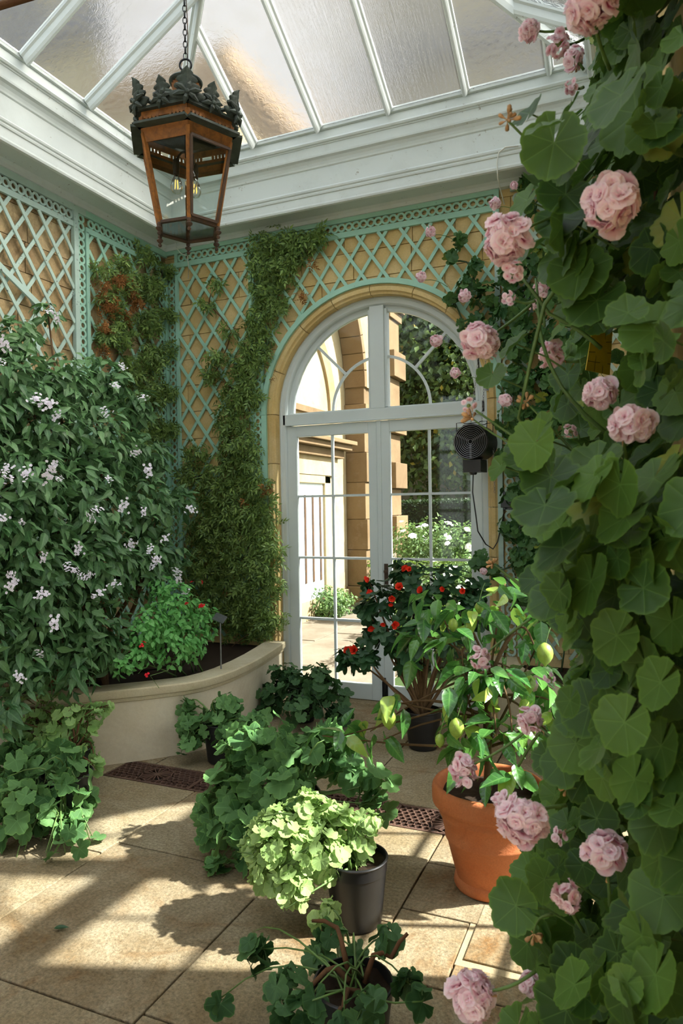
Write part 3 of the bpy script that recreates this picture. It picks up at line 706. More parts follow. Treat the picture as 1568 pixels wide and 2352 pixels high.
def leaf_ovate(w=.42, fold=.25, curve=.35, n=6, seed=0, tip=1.25):
    rr = random.Random(seed); V = []; L = []; tw = rr.uniform(-.25, .25)
    for i in range(n+1):
        u = i/n; hw = w*.5*(math.sin(PI*u**(.8))**.9)*(1 if u < .999 else 0)*(1.12-.35*u)
        for s in (-1, 0, 1):
            y = s*hw; V.append((u, y, fold*abs(y)-curve*u*u*.6+tw*u*y)); L.append((u, y, 0))
    F = []
    for i in range(n):
        for j in (0, 1):
            a = i*3+j; F += [(a, a+3, a+4), (a, a+4, a+1)]
    return np.array(V), np.array(F), np.array(L)
def leaf_pinnate(seed=0, pairs=2):
    rr = random.Random(seed); V = []; F = []; L = []
    def leaflet(p, d, ln, w):
        b = len(V); nx, ny = -d[1], d[0]; dr = rr.uniform(-.25, .1)
        for u, s in ((0, 0), (.35, 1), (.35, -1), (1, 0), (.38, 0)):
            q = (p[0]+d[0]*ln*u+nx*w*s, p[1]+d[1]*ln*u+ny*w*s, -.25*(p[0]+d[0]*ln*u)**2+dr*u*ln+(.25*w if s else 0)); V.append(q); L.append((u, s*w*2, 0))
        F.extend([(b, b+4, b+1), (b+4, b+3, b+1), (b, b+2, b+4), (b+4, b+2, b+3)])
    for k in range(pairs):
        x = .2+.26*k
        for s in (-1, 1):
            a = s*rr.uniform(.75, 1.1); leaflet((x, 0), (math.cos(a), math.sin(a)), .40*rr.uniform(.8, 1.1), .085)
    leaflet((.62, 0), (1, 0), .46, .09)
    b = len(V); V.extend([(0, -.008, 0), (0, .008, 0), (.5, .006, -.06), (.85, .004, -.17), (.5, -.006, -.06)]); L.extend([(0, .2, 0)]*5); F.extend([(b, b+4, b+2), (b, b+2, b+1), (b+4, b+3, b+2)])
    return np.array(V), np.array(F), np.array(L)
def leaf_simple(w=.5):                     # far foliage
    V = np.array([(0, 0, 0), (.5, -w/2, .08), (1, 0, -.1), (.5, w/2, .08)]); return V, np.array([(0, 1, 2), (0, 2, 3)]), V*V3(1, 1, 0)

def transform_many(base, Ms):              # Ms: (n,3,4)
    V, F, L = base; n = len(Ms); Vh = np.concatenate([V, np.ones((len(V), 1))], 1)
    W = np.einsum('nij,kj->nki', Ms, Vh).reshape(-1, 3)
    Ff = (F[None]+np.arange(n)[:, None, None]*len(V)).reshape(-1, 3)
    return W, Ff, np.tile(L, (n, 1))
def leaf_frames(P, N, D, Sz):              # arrays -> (n,3,4) with X along D (made perpendicular to N), Z along N
    N = N/np.linalg.norm(N, axis=1, keepdims=True); D = D-(D*N).sum(1, keepdims=True)*N
    D = D/(np.linalg.norm(D, axis=1, keepdims=True)+1e-9); Y = np.cross(N, D)
    R = np.stack([D, Y, N], 2)*np.asarray(Sz).reshape(-1, 1, 1); return np.concatenate([R, P[:, :, None]], 2)
def stuff_mesh(name, bases, Ms, pick, mat, parent=None, root=None):
    Vs, Fs, Ls = [], [], []; o = 0
    for i, b in enumerate(bases):
        sel = Ms[pick == i]
        if not len(sel): continue
        a, f, l = transform_many(b, sel); Vs.append(a); Fs.append(f+o); Ls.append(l); o += len(a)
    Vv = np.concatenate(Vs)
    if root is not None: Vv = Vv-np.array(root.location)
    return np_mesh(name, Vv, np.concatenate(Fs), np.concatenate(Ls), mat)
_lm = {}
def put_leaves(root, bases, Ms, mat, nobj=300, name='leaf', key=None, rest='foliage'):
    """the leaves that show largest become objects of their own, the rest one mass"""
    n = len(Ms); P = Ms[:, :, 3]; size = np.linalg.norm(Ms[:, :, 0], axis=1)
    px, py, z = proj(P); ok = (z > .1) & (px > -20) & (px < 1588) & (py > -20) & (py < 2372)
    spx = np.where(ok, size/np.maximum(z, .1)*FPX, 0)
    cell = np.maximum(10, np.median(spx[ok]) if ok.any() else 10)*.8
    cid = (px//cell).astype(int)*10000+(py//cell).astype(int)
    near = {}
    for i in np.argsort(z):
        if ok[i]: near.setdefault(cid[i], i)
    front = np.zeros(n, bool); front[list(near.values())] = True
    score = np.where(ok, spx, -1)+front*1000
    order = np.argsort(-score); pick = RNG.integers(0, len(bases), n)
    top = [i for i in order[:nobj] if ok[i]]
    key = key or (name+mat.name)
    for b in range(len(bases)):
        if (key, b) not in _lm: _lm[(key, b)] = np_mesh(name, *bases[b], mat)
    T = Vector(root.location)
    for i in top:
        o = bpy.data.objects.new(name, _lm[(key, int(pick[i]))]); C.objects.link(o); o.parent = root
        A = Ms[i]; o.matrix_local = Matrix((tuple(A[0]), tuple(A[1]), tuple(A[2]), (0, 0, 0, 1)))
        o.location -= T
    mask = np.ones(n, bool); mask[top] = False
    if mask.any():
        o = new_obj(rest, stuff_mesh(rest, bases, Ms[mask], pick[mask], mat, root=root), root); o['kind'] = 'stuff'
    return top
def rand_dirs(n):
    d = RNG.normal(size=(n, 3)); return d/np.linalg.norm(d, axis=1, keepdims=True)
def blob_leaves(blobs, n, size, up=.5, jit=.5, shell=.25, droop=.5, bias=None, keep=None, szj=.3):
    """blobs: list of (centre, radii, weight). leaves near the blob surface, facing outward"""
    wts = np.array([b[2]*np.prod(b[1])**(2/3) for b in blobs]); wts = wts/wts.sum()
    pick = RNG.choice(len(blobs), n, p=wts); c = np.array([b[0] for b in blobs])[pick]; r = np.array([b[1] for b in blobs])[pick]
    d = rand_dirs(n)
    if bias is not None:
        d = d+np.asarray(bias); d = d/np.linalg.norm(d, axis=1, keepdims=True)
    q = 1-shell*np.abs(RNG.normal(size=(n, 1))); P = c+d*r*np.clip(q, .1, 1.05)
    N = d+np.array([0, 0, up])+jit*RNG.normal(size=(n, 3))
    D = d*np.array([1, 1, .3])+np.array([0, 0, -droop])+.4*RNG.normal(size=(n, 3))
    sz = size*(1+szj*RNG.uniform(-1, 1, n))
    if keep is not None:
        k = keep(P); P, N, D, sz, c = P[k], N[k], D[k], sz[k], c[k]
    return leaf_frames(P, N, D, sz), c
def curve(a, b, sag=.0, n=6, wob=.0):
    a, b = np.asarray(a, float), np.asarray(b, float); out = []; w1 = rand_dirs(1)[0]*wob
    for i in range(n+1):
        u = i/n; p = a+(b-a)*u; p = p+V3(0, 0, sag)*4*u*(1-u)+w1*math.sin(PI*u); out.append(p)
    return out

# ================================================================ outside, beyond the door
gr = MB().box((-30, YB+.39, -.35), (30, 60, -.06)).build('ground_lawn', M['grass']); struct(gr, 'garden lawn beyond the terrace')
tp = MB().box((-5, YB+.40, -.3), (-2.1, 13, -.055)).build('terrace_paving', M['cement']); struct(tp, 'sunlit stone terrace outside the arched door')
rnd = random.Random(4)
for i, (x0, x1) in enumerate([(-5, -4.2), (-4.2, -3.45), (-3.45, -2.75), (-2.75, -2.1)]):
    y = YB+.41-rnd.random()*.5
    while y < 13:
        h = rnd.uniform(.6, 1.15); a = max(y, YB+.41)
        MB().box((x0+.006, a+.006, -.05), (x1-.006, y+h-.006, rnd.uniform(-.004, .004))).build('paving_slab', M['pave'], tp, bevel=.005); y += h
# the house: recessed bay with a doorway, arch jamb, front face and rusticated buttress
XW, XF = -4.18, -3.86; Y1, Y2 = 10.0, 11.1
hs = thing('house', 'cream stone house wing with tall arch and doorway seen through the door', 'house', (-4.6, 9.5, 0))
def hpart(m, name, mat, sub=None, bevel=0.0):
    o = m.build(name, M[mat], None, bevel=bevel); rel(o, hs)
    if sub is not None: o.parent = sub; o.matrix_parent_inverse = Matrix.Identity(4)
    return o
hpart(MB().box((XW-.05, 6.0, -.1), (XW, Y1+.5, 5.75)), 'recessed_wall', 'house'); hpart(MB().box((-5.2, 5.9, -.1), (XW-.05, Y1+.5, 5.8)), 'side_wall', 'house_far'); hpart(MB().box((-12, 5.9, -.1), (-5.2, Y2+2, 12)), 'tower_wall', 'house_far'); hpart(MB().box((-5.2, 5.9, 5.8), (-5.16, Y2+2, 12)), 'added_dark_facing', 'slate')  # dark slate facing added to dim the tower's sunlit side in the roof panes
for z in (6.6, 9.0, 11.4): hpart(MB().box((-12.1, 5.75, z), (-5.05, 5.95, z+.35)), 'string_course', 'slate')
for x in (-11, -9, -7): hpart(MB().box((x, 5.85, 7.2), (x+.9, 5.92, 8.7)), 'window', 'slate')
# front face with the big arch (axis along y), spandrel above
YA, RA, ZA = 8.0, 2.0, 3.35
pf = [(5.9, 5.8), (5.9, ZA)]+[(YA-RA*math.cos(PI*k/24), ZA+RA*math.sin(PI*k/24)) for k in range(0, 25)]+[(Y1, ZA), (Y2, ZA), (Y2, 5.8)]
hpart(MB().prism(pf, (XW, 0, 0), (0, 1, 0), (0, 0, 1), (XF-XW, 0, 0)), 'spandrel', 'house')
hpart(MB().box((XW, Y1+.002, -.1), (XF-.03, Y2+.6, ZA)), 'pier', 'quoin')
zq = -.05; k = 0
rel_z = [(-.05, .30, .06, .05), (.30, .86, 0, 0), (.86, 1.33, .025, .0), (1.33, 1.90, 0, 0), (1.90, 2.36, .03, 0), (2.36, 2.98, 0, 0), (2.98, 3.10, .04, .03), (3.10, ZA, 0, 0)]
for a, b, e, e2 in rel_z:
    hpart(MB().box((XW-.0+.002, Y1-.02-e2, a+.004), (XF+e, Y1+.32, b-.004)), 'jamb_block', 'quoin', bevel=.006)
    hpart(MB().box((XF-.05, Y1+.325, a+.004), (XF+e*.3, Y2, b-.004)), 'ashlar_block', 'house', bevel=.006)
for a, b, e in [(-.05, .55, .14), (.55, .95, .03), (.95, 1.36, .12), (1.36, 1.82, .02), (1.82, 2.26, .12), (2.26, 2.75, .02), (2.75, 3.2, .12), (3.2, 3.7, .02), (3.7, 4.15, .12), (4.15, 4.7, .02), (4.7, 4.85, .06), (4.85, 5.0, .12), (5.0, 5.15, .2)]:
    hpart(MB().box((XF-.2, Y2+.002, a+.004), (XF+e, Y2+.62-(0 if e > .05 else .06), b-.004)), 'quoin_block', 'quoin', bevel=.008)
for k in range(12):                        # arch stones of the soffit
    a0, a1 = PI*k/24, PI*(k+1)/24
    path = [((XW+.01, YA, ZA), (0, math.cos(a), math.sin(a)), (1, 0, 0)) for a in (a0+.004, (a0+a1)/2, a1-.004)]
    hpart(MB().sweep([(RA-.05, 0), (RA+.22, 0), (RA+.22, XF-XW+.02), (RA-.05, XF-XW+.02)], path), 'arch_block', 'quoin')
path = [((XF, YA, ZA), (0, math.cos(PI*k/24), math.sin(PI*k/24)), (1, 0, 0)) for k in range(25)]
hpart(MB().sweep([(RA+.05, 0), (RA+.05, .03), (RA+.12, .05), (RA+.14, .03), (RA+.24, .06), (RA+.28, 0)], path), 'archivolt', 'house')
path = [((XW, 8.1, 2.9), (0, math.cos(PI*k/24), math.sin(PI*k/24)), (1, 0, 0)) for k in range(25)]
hpart(MB().sweep([(1.25, 0), (1.25, .04), (1.30, .06), (1.36, .03), (1.42, .06), (1.44, 0)], path), 'blind_arch_moulding', 'house')
hpart(MB().box((XW, 6.2, 2.82), (XW+.07, 9.55, 2.90)), 'string_course', 'quoin')
# doorway of the recessed wall
hpart(MB().box((XW, 7.6, 2.44), (XW+.30, 9.74, 2.50)).box((XW, 7.6, 2.36), (XW+.24, 9.68, 2.44)).box((XW, 7.7, 2.24), (XW+.14, 9.6, 2.36)), 'door_hood', 'quoin', bevel=.01)
hpart(MB().box((XW, 7.8, 1.98), (XW+.07, 9.5, 2.24)), 'frieze', 'house')
hpart(MB().box((XW, 9.06, 0), (XW+.06, 9.26, 1.98)).box((XW, 7.8, 1.86), (XW+.06, 9.26, 1.98)).box((XW, 9.26, 0), (XW+.035, 9.42, 1.98)), 'architrave', 'house', bevel=.012)
dh = hpart(MB().box((XW+.005, 8.1, 0), (XW+.025, 9.05, 1.86)), 'white_door', 'white_door')
for k in range(4): hpart(MB().box((XW+.02, 8.2+.24*k, .5), (XW+.035, 8.2+.24*k+.05, 1.7)), 'door_slat', 'bronze', dh)
hpart(MB().box((XW, 5.9, -.05), (XW+.05, Y1, .26)), 'plinth', 'house')
hpart(MB().box((-5.2, 5.75, 5.80), (XF+.30, Y2+.9, 5.98)).box((-5.2, 5.85, 5.66), (XF+.16, Y2+.75, 5.80)), 'cornice', 'quoin')
hpart(MB().box((-12.3, 5.6, 12), (-4.9, Y2+2.3, 12.4)), 'tower_cornice', 'quoin')
# the taller main house further back
mh = thing('house', 'tall cream stone house rising beyond the garden trees', 'house', (-3, 22, 0))
def mpart(m, name, mat): return rel(m.build(name, M[mat], None), mh)
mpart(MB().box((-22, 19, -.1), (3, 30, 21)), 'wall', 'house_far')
for z, h, d in ((5.2, .4, .25), (9.6, .5, .35), (13.6, .7, .5), (17.2, .7, .5), (20.5, .6, .8)): mpart(MB().box((-22.2, 19-d, z), (3+d, 19.05, z+h)), 'string_course', 'slate')
for x in np.arange(-19, 2, 3.2):
    for z in (6.6, 10.9, 14.8): mpart(MB().box((x, 18.9, z), (x+1.2, 19.02, z+2.0)), 'window', 'slate')
# hedges, box edging
def hedge(name, label, lo, hi, mat, n, size, seed=1, group=None):
    lo, hi = V3(*lo), V3(*hi); c = (lo+hi)/2; t = thing(name, label, 'hedge', (c[0], c[1], lo[2]), group)
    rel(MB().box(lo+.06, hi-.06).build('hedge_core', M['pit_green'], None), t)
    ext = hi-lo; A = np.array([ext[1]*ext[2], ext[0]*ext[2], ext[0]*ext[1]]); A = A/(A.sum()*2-A[2])
    P = lo+RNG.uniform(size=(n, 3))*ext; ax = RNG.choice(3, n, p=A/A.sum()); sg = np.where(RNG.uniform(size=n) < .5, -1.0, 1.0); sg[ax == 2] = 1
    for i in range(3):
        s = ax == i; P[s, i] = np.where(sg[s] > 0, hi[i], lo[i])-sg[s]*np.abs(RNG.normal(size=s.sum()))*.03
    N = np.zeros((n, 3)); N[np.arange(n), ax] = sg; N += .55*RNG.normal(size=(n, 3)); D = rand_dirs(n)
    Ms = leaf_frames(P, N, D, size*RNG.uniform(.7, 1.3, n))
    o = new_obj('foliage', stuff_mesh('foliage', [leaf_simple(.6)], Ms, np.zeros(n, int), M[mat], root=t), t); o['kind'] = 'stuff'; return t
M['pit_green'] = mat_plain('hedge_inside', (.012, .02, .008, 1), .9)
hedge('yew_hedge', 'tall dark clipped yew hedge behind the white roses', (-6.5, 13.0, -.05), (4.5, 14.0, 1.62), 'hedge', 42000, .055)
hedge('box_hedge', 'bright green low box hedge in front of the roses', (-3.3, 8.55, -.05), (3, 8.95, .82), 'box', 12000, .035)
hedge('box_hedge', 'low box hedge just outside the arched door', (-2.42, 6.35, -.05), (2.0, 6.95, .52), 'box', 14000, .03)
def crown_tree(label, base, trunk_h, blobs, n, size, mat='tree', cat='tree', name='garden_tree'):
    t = thing(name, label, cat, base, 'trees beyond the hedge'); b = V3(*base)
    m = MB()
    for c, r, w_ in blobs: m.tube(curve(b+V3(0, 0, trunk_h*.6), c, .2, 5, .1), [.09, .08, .06, .05, .04, .03], 6)
    m.tube([b, b+V3(0, 0, trunk_h*.5), b+V3(.05, 0, trunk_h)], [.2, .16, .12], 8); rel(m.build('trunk', M['bark'], None, True), t)
    Ms, _ = blob_leaves(blobs, n, size, up=.4, jit=.7, shell=.35, droop=.4)
    o = new_obj('crown', stuff_mesh('crown', [leaf_simple(.6)], Ms, np.zeros(len(Ms), int), M[mat], root=t), t); o['kind'] = 'stuff'
def rb(px, py, Y, r, w=1.0): return (onY(px, py, Y), (r, r, r), w)
crown_tree('broad green tree with yellowing leaves beyond the clipped hedge', (-2.0, 16.5, 0), 3, [rb(960, 780, 16, 1.6), rb(1040, 850, 15.5, 1.5), rb(930, 960, 16, 1.4), rb(1000, 1020, 15.5, 1.4), rb(1080, 980, 15.6, 1.4), rb(960, 640, 16.5, 2.0), rb(1080, 700, 16.5, 1.8), rb(890, 860, 17, 1.5)], 26000, .16)
crown_tree('dark tree standing farther along the clipped hedge', (1.5, 17, 0), 3, [rb(1180, 800, 17, 2.2), rb(1250, 950, 16.5, 2.0), rb(1150, 620, 17.5, 2.2), rb(1300, 700, 17, 2.4)], 9000, .2, 'hedge')
# rose bushes with white roses, low shrubs at the foot of the house
def bush(name, label, cat, base, blobs, n, size, mat, nf=0, fmat=None, fsize=.06, group=None):
    t = thing(name, label, cat, base, group); b = V3(*base); m = MB()
    for c, r, w_ in blobs: m.tube(curve(b, c, .05, 4, .05), [.014, .012, .009, .007, .004], 5)
    rel(m.build('stems', M['bark'], None), t)
    Ms, _ = blob_leaves(blobs, n, size, up=.5, jit=.6, shell=.4, droop=.3)
    put_leaves(t, [leaf_ovate(.55, .2, .3, 3)], Ms, M[mat], 25)
    if nf:
        Ms, _ = blob_leaves(blobs, nf, fsize, up=.5, jit=.2, shell=.05, bias=(0, -.6, .3))
        for A in Ms:
            o = new_obj('rose', ROSE, t); o.matrix_local = Matrix((tuple(A[0]), tuple(A[1]), tuple(A[2]), (0, 0, 0, 1))); o.location -= Vector(t.location)
    return t
def floret_mesh(name, mat, rings, cup=.4, seed=0):
    """rings: list of (petal count, length, width, tilt)"""
    rr = random.Random(seed); V = []; F = []; L = []
    for ri, (cnt, ln, wd, tilt) in enumerate(rings):
        for k in range(cnt):
            a = 2*PI*(k+rr.uniform(-.15, .15)+.5*ri)/cnt; tl = tilt+rr.uniform(-.15, .15); ca, sa = math.cos(a), math.sin(a); b = len(V); wv = rr.uniform(-.05, .05)
            for u, hw in ((.02, .06), (.35, .38), (.72, .5), (1.0, .30)):
                for s in (-1, 0, 1):
                    x = ln*u*(1 if s == 0 or u < .9 else .93); y = s*hw*wd; z = math.sin(tl)*x-cup*.12*u*u+(.06*abs(s) if u < .9 else -.02+wv*s)+.03*math.sin(7*u+k)*s; x = x*math.cos(tl)
                    V.append((x*ca-y*sa, x*sa+y*ca, z)); L.append((u, s, 0))
            for i in range(3):
                for j in (0, 1):
                    q = b+i*3+j; F += [(q, q+3, q+4), (q, q+4, q+1)]
    return np_mesh(name, np.array(V), np.array(F), np.array(L), mat)
ROSE = floret_mesh('rose', M['petal_white'], [(5, .5, .5, .15), (4, .35, .42, .8)])
bush('rose_bush', 'rose bush full of white roses in front of the yew hedge', 'rose bush', (-2.9, 10.4, 0), [rb(960, 1265, 10.2, .42), rb(1005, 1255, 10.4, .5), rb(1060, 1270, 10.2, .5), rb(940, 1250, 10.8, .4), rb(1110, 1260, 10.3, .5)], 5200, .06, 'rose_leaf', 26, 'petal_white', .13)
bush('rose_bush', 'nearer rose bush with white roses behind the red flowered abutilon', 'rose bush', (-1.9, 7.8, 0), [rb(1000, 1345, 7.8, .3), rb(1050, 1370, 7.8, .34), rb(1075, 1320, 7.9, .26), rb(960, 1380, 7.9, .26)], 3200, .05, 'rose_leaf', 22, 'petal_white', .11)
bush('garden_shrub', 'small leafy shrub at the foot of the cream house wall', 'shrub', (-4.0, 8.75, 0), [(V3(-3.98, 8.8, .2), (.25, .32, .24), 1), (V3(-3.95, 9.15, .16), (.22, .3, .2), 1)], 1500, .055, 'rose_leaf')
bush('garden_shrub', 'yellow green shrub beside the stone pier outside', 'shrub', (-3.55, 9.6, 0), [(V3(-3.5, 9.5, .16), (.2, .3, .2), 1), (V3(-3.42, 9.9, .25), (.2, .25, .28), 1)], 1400, .05, 'box')

# ================================================================ planters
def planter(label, outer, back, zt, lab2):
    """outer: plan points of the coping's outer edge, back: closing points along the walls"""
    O = np.array(outer); n = len(O)
    t = thing('planter_bed', label, 'planter', (O[n//2][0], O[n//2][1], 0))
    tg = np.gradient(O, axis=0); nn = np.stack([tg[:, 1], -tg[:, 0]], 1); nn = nn/np.linalg.norm(nn, axis=1, keepdims=True)
    cen = np.array(back).mean(0)
    if ((cen-O[n//2])*nn[n//2]).sum() < 0: nn = -nn
    path = [((p[0], p[1], 0), (q[0], q[1], 0), (0, 0, 1)) for p, q in zip(O, nn)]
    wall = MB().sweep([(.03, 0), (.03, zt-.05), (.14, zt-.05), (.14, 0)], path).build('planter_wall', M['render'], None); smooth_angle(rel(wall, t), 30)
    cop = MB().sweep([(.032, zt-.085), (.018, zt-.078), (.014, zt-.058), (.004, zt-.052), (0, zt-.042), (0, zt-.008), (.008, zt), (.165, zt), (.165, zt-.06)], path).build('coping', M['coping'], None); smooth_angle(rel(cop, t), 30)
    inner = [tuple(p+q*.13) for p, q in zip(O, nn)]
    rel(MB().prism(inner+[tuple(b) for b in back], (0, 0, zt-.10), (1, 0, 0), (0, 1, 0), (0, 0, .045)).build('soil', M['soil'], None), t)
    return t
lo_ = [(-2.655, 5.02), (-2.60, 4.75), (-2.555, 4.5), (-2.525, 4.25), (-2.515, 4.02), (-2.53, 3.85), (-2.565, 3.72), (-2.62, 3.62), (-2.70, 3.535), (-2.80, 3.43), (-2.93, 3.31), (-3.12, 3.12), (-3.3, 2.93), (-3.52, 2.72), (-3.785, 2.5)]
planter('curved cream rendered planter wall in the corner, holding the heliotrope', lo_, [(-3.79, 2.6), (-3.79, 5.03), (-2.7, 5.03)], .455, '')
ro_ = [(-.985, 5.02), (-.93, 4.8), (-.86, 4.62), (-.74, 4.47), (-.60, 4.29), (-.44, 4.09), (-.30, 3.93), (-.12, 3.82), (.07, 3.76)]
planter('low cream planter wall with dark soil beyond the lemon tree', ro_, [(.07, 3.86), (.07, 5.03), (-.85, 5.03)], .455, '')

# ================================================================ pots
def pot_black(name, label, x, y, r, h, soil=True):
    t = thing(name, label, 'plant pot', (x, y, .003), 'black plastic plant pots')
    rb_ = r*.78
    prof = [(0, .0), (rb_*.94, 0), (rb_, .006), (r*.955, h*.80), (r*.975, h*.805), (r*.985, h*.96), (r*1.0, h*.965), (r*1.02, h*.985), (r*1.0, h), (r*.955, h), (r*.93, h*.8), (r*.90, h*.6)]
    o = MB().lathe(prof, 32).build('pot_body', M['black'], t); smooth_angle(o, 35)
    if soil:
        m = MB(); n = 20; vs = [(0, 0, h*.90)]; fs = []
        for j, q in enumerate((.35, .7, .94)):
            for k in range(n): vs.append((r*q*math.cos(2*PI*k/n), r*q*math.sin(2*PI*k/n), h*.88+random.uniform(-.008, .008)))
        for k in range(n): fs.append((0, 1+k, 1+(k+1) % n))
        for j in range(2):
            for k in range(n): fs.append((1+j*n+k, 1+(j+1)*n+k, 1+(j+1)*n+(k+1) % n, 1+j*n+(k+1) % n))
        m.add(vs, fs).build('soil', M['soil'], t, True)
    return t
pot_black('black_pot', 'black plastic pot under the pale green pelargonium', -.985, 2.39, .118, .245)
pot_black('black_pot', 'black plastic pot of the sparse pelargonium at the bottom edge', -.752, 1.79, .112, .215)
pot_black('black_pot', 'black plastic pot of the red flowered abutilon', -1.285, 4.27, .118, .24)
pot_black('black_pot', 'black pot of the dark pelargonium standing before the door', -2.25, 4.50, .105, .21)
pot_black('black_pot', 'black pot of the pelargonium beside the curved planter wall', -2.36, 3.62, .12, .24)
pot_black('black_pot', 'black pot buried under the big trailing pelargonium', -1.48, 2.84, .125, .24)
pot_black('black_pot', 'black pot under the velvety pelargonium at the picture edge', -2.62, 2.62, .125, .25)
pot_black('black_pot', 'black pot of the pale rounded pelargonium by the planter', -2.93, 2.98, .11, .22)
TP = (-.575, 2.82)
t = thing('terracotta_pot', 'large ribbed terracotta pot holding the lemon tree', 'plant pot', (TP[0], TP[1], .005))
prof = [(0, .012), (.120, .012), (.122, 0), (.140, 0), (.146, .012), (.142, .034), (.134, .042), (.137, .060), (.143, .072), (.172, .19), (.178, .196), (.180, .206), (.178, .214), (.195, .288), (.200, .292), (.203, .30), (.201, .308), (.206, .325),
        (.218, .330), (.227, .338), (.229, .350), (.230, .385), (.227, .402), (.220, .412), (.208, .414), (.200, .408), (.196, .39), (.19, .34), (.185, .3)]
o = MB().lathe(prof, 56).build('pot_body', M['terracotta'], t); smooth_angle(o, 50)
m = MB(); n = 28; vs = [(0, 0, .375)]; fs = []
for j, q in enumerate((.05, .10, .15, .198)):
    for k in range(n): vs.append((q*math.cos(2*PI*k/n), q*math.sin(2*PI*k/n), .362+random.uniform(-.01, .01)))
for k in range(n): fs.append((0, 1+k, 1+(k+1) % n))
for j in range(3):
    for k in range(n): fs.append((1+j*n+k, 1+(j+1)*n+k, 1+(j+1)*n+(k+1) % n, 1+j*n+(k+1) % n))
m.add(vs, fs).build('soil', M['soil'], t, True)

# ================================================================ hanging lantern
LC = V3(-1.848, 2.63, 0); A0 = math.atan2(-2.63, 1.848)+.02
lt = thing('hanging_lantern', 'hexagonal copper and glass lantern with leaf crown hanging on a chain', 'lantern', (LC[0], LC[1], 2.74))
def LP(r, k, z): a = A0+PI/3*k; return V3(LC[0]+r*math.cos(a), LC[1]+r*math.sin(a), z)
def lpart(m, name, mat, smooth=False, sub=None):
    o = m.build(name, M[mat], None); rel(o, lt)
    if sub is not None: o.parent = sub; o.matrix_parent_inverse = Matrix.Identity(4)
    if smooth: smooth_angle(o, 45)
    return o
ZT, ZBt, RT, RBt = 3.135, 2.795, .212, .140
for k in range(6):
    lpart(MB().bar(LP(RT, k, ZT+.02), LP(RBt, k, ZBt), .017, .017, V3(math.cos(A0+PI/3*k), math.sin(A0+PI/3*k), 0)), 'corner_bar', 'copper')
    lpart(MB().bar(LP(RBt, k, ZBt), LP(RBt, k+1, ZBt), .016, .012), 'bottom_rail', 'bronze')
    pn = [LP(RT-.006, k, ZT), LP(RT-.006, k+1, ZT), LP(RBt-.004, k+1, ZBt), LP(RBt-.004, k, ZBt)]; pn = [p*1 for p in pn]
    m = MB(); ctr = sum(pn)/4; off = (V3(LC[0], LC[1], ctr[2])-ctr); off = off/np.linalg.norm(off)*.003
    m.add(pn+[p+off for p in pn], [(0, 1, 2, 3), (7, 6, 5, 4), (0, 4, 5, 1), (1, 5, 6, 2), (2, 6, 7, 3), (3, 7, 4, 0)]); lpart(m, 'glass_pane', 'glass_lamp')
    f = lambda r, z: LP(r, k, z)
    m = MB(); a, b = LP(RT+.012, k, ZT+.035), LP(RT+.012, k+1, ZT+.035); c_, d_ = LP(RT-.002, k+1, ZT-.018), LP(RT-.002, k, ZT-.018)
    inn = (V3(LC[0], LC[1], 0)-(a+b)/2*V3(1, 1, 0)); inn = inn/np.linalg.norm(inn)*.004
    q = [a, b, c_, d_]; m.add(q+[p+inn for p in q], [(0, 1, 2, 3), (7, 6, 5, 4), (0, 4, 5, 1), (1, 5, 6, 2), (2, 6, 7, 3), (3, 7, 4, 0)]); lpart(m, 'fascia_panel', 'copper')
    lpart(MB().bar(LP(RT+.032, k, ZT+.040), LP(RT+.032, k+1, ZT+.040), .05, .010), 'eave', 'verdigris')
    # pierced band: two rails and little posts so the openings are real
    m = MB(); m.bar(LP(RT+.008, k, ZT+.052), LP(RT+.008, k+1, ZT+.052), .006, .016); m.bar(LP(RT+.006, k, ZT+.092), LP(RT+.006, k+1, ZT+.092), .006, .030)
    for u in (.0, .12, .2, .28, .36, .64, .72, .8, .88, 1.0):
        p = LP(RT+.008, k, 0)*(1-u)+LP(RT+.008, k+1, 0)*u; wdt = .022 if u in (0, 1) else .010
        m.bar(p+V3(0, 0, ZT+.055), p+V3(0, 0, ZT+.085), wdt, .006, LP(1, k+.5, 0)-LC)
    lpart(m, 'pierced_band', 'copper')
    lpart(MB().bar(LP(RT+.016, k, ZT+.112), LP(RT+.016, k+1, ZT+.112), .026, .012), 'crown_rail', 'verdigris')
    # scrolled cresting between the leaves
    m = MB(); a, b = LP(RT+.012, k, ZT+.135), LP(RT+.012, k+1, ZT+.135)
    m.tube([a+(b-a)*u+V3(0, 0, .022*math.cos(2*PI*u)+.0) for u in np.linspace(0, 1, 13)], .009, 6); lpart(m, 'scroll', 'verdigris', True)
    # finials
    m = MB(); p = LP(RBt+.006, k, ZBt-.006)
    m.lathe([(0, -.052), (.006, -.05), (.009, -.042), (.005, -.034), (.013, -.026), (.015, -.020), (.008, -.013), (.010, -.004), (.006, .004)], 10, tuple(p)); lpart(m, 'finial', 'bronze', True)
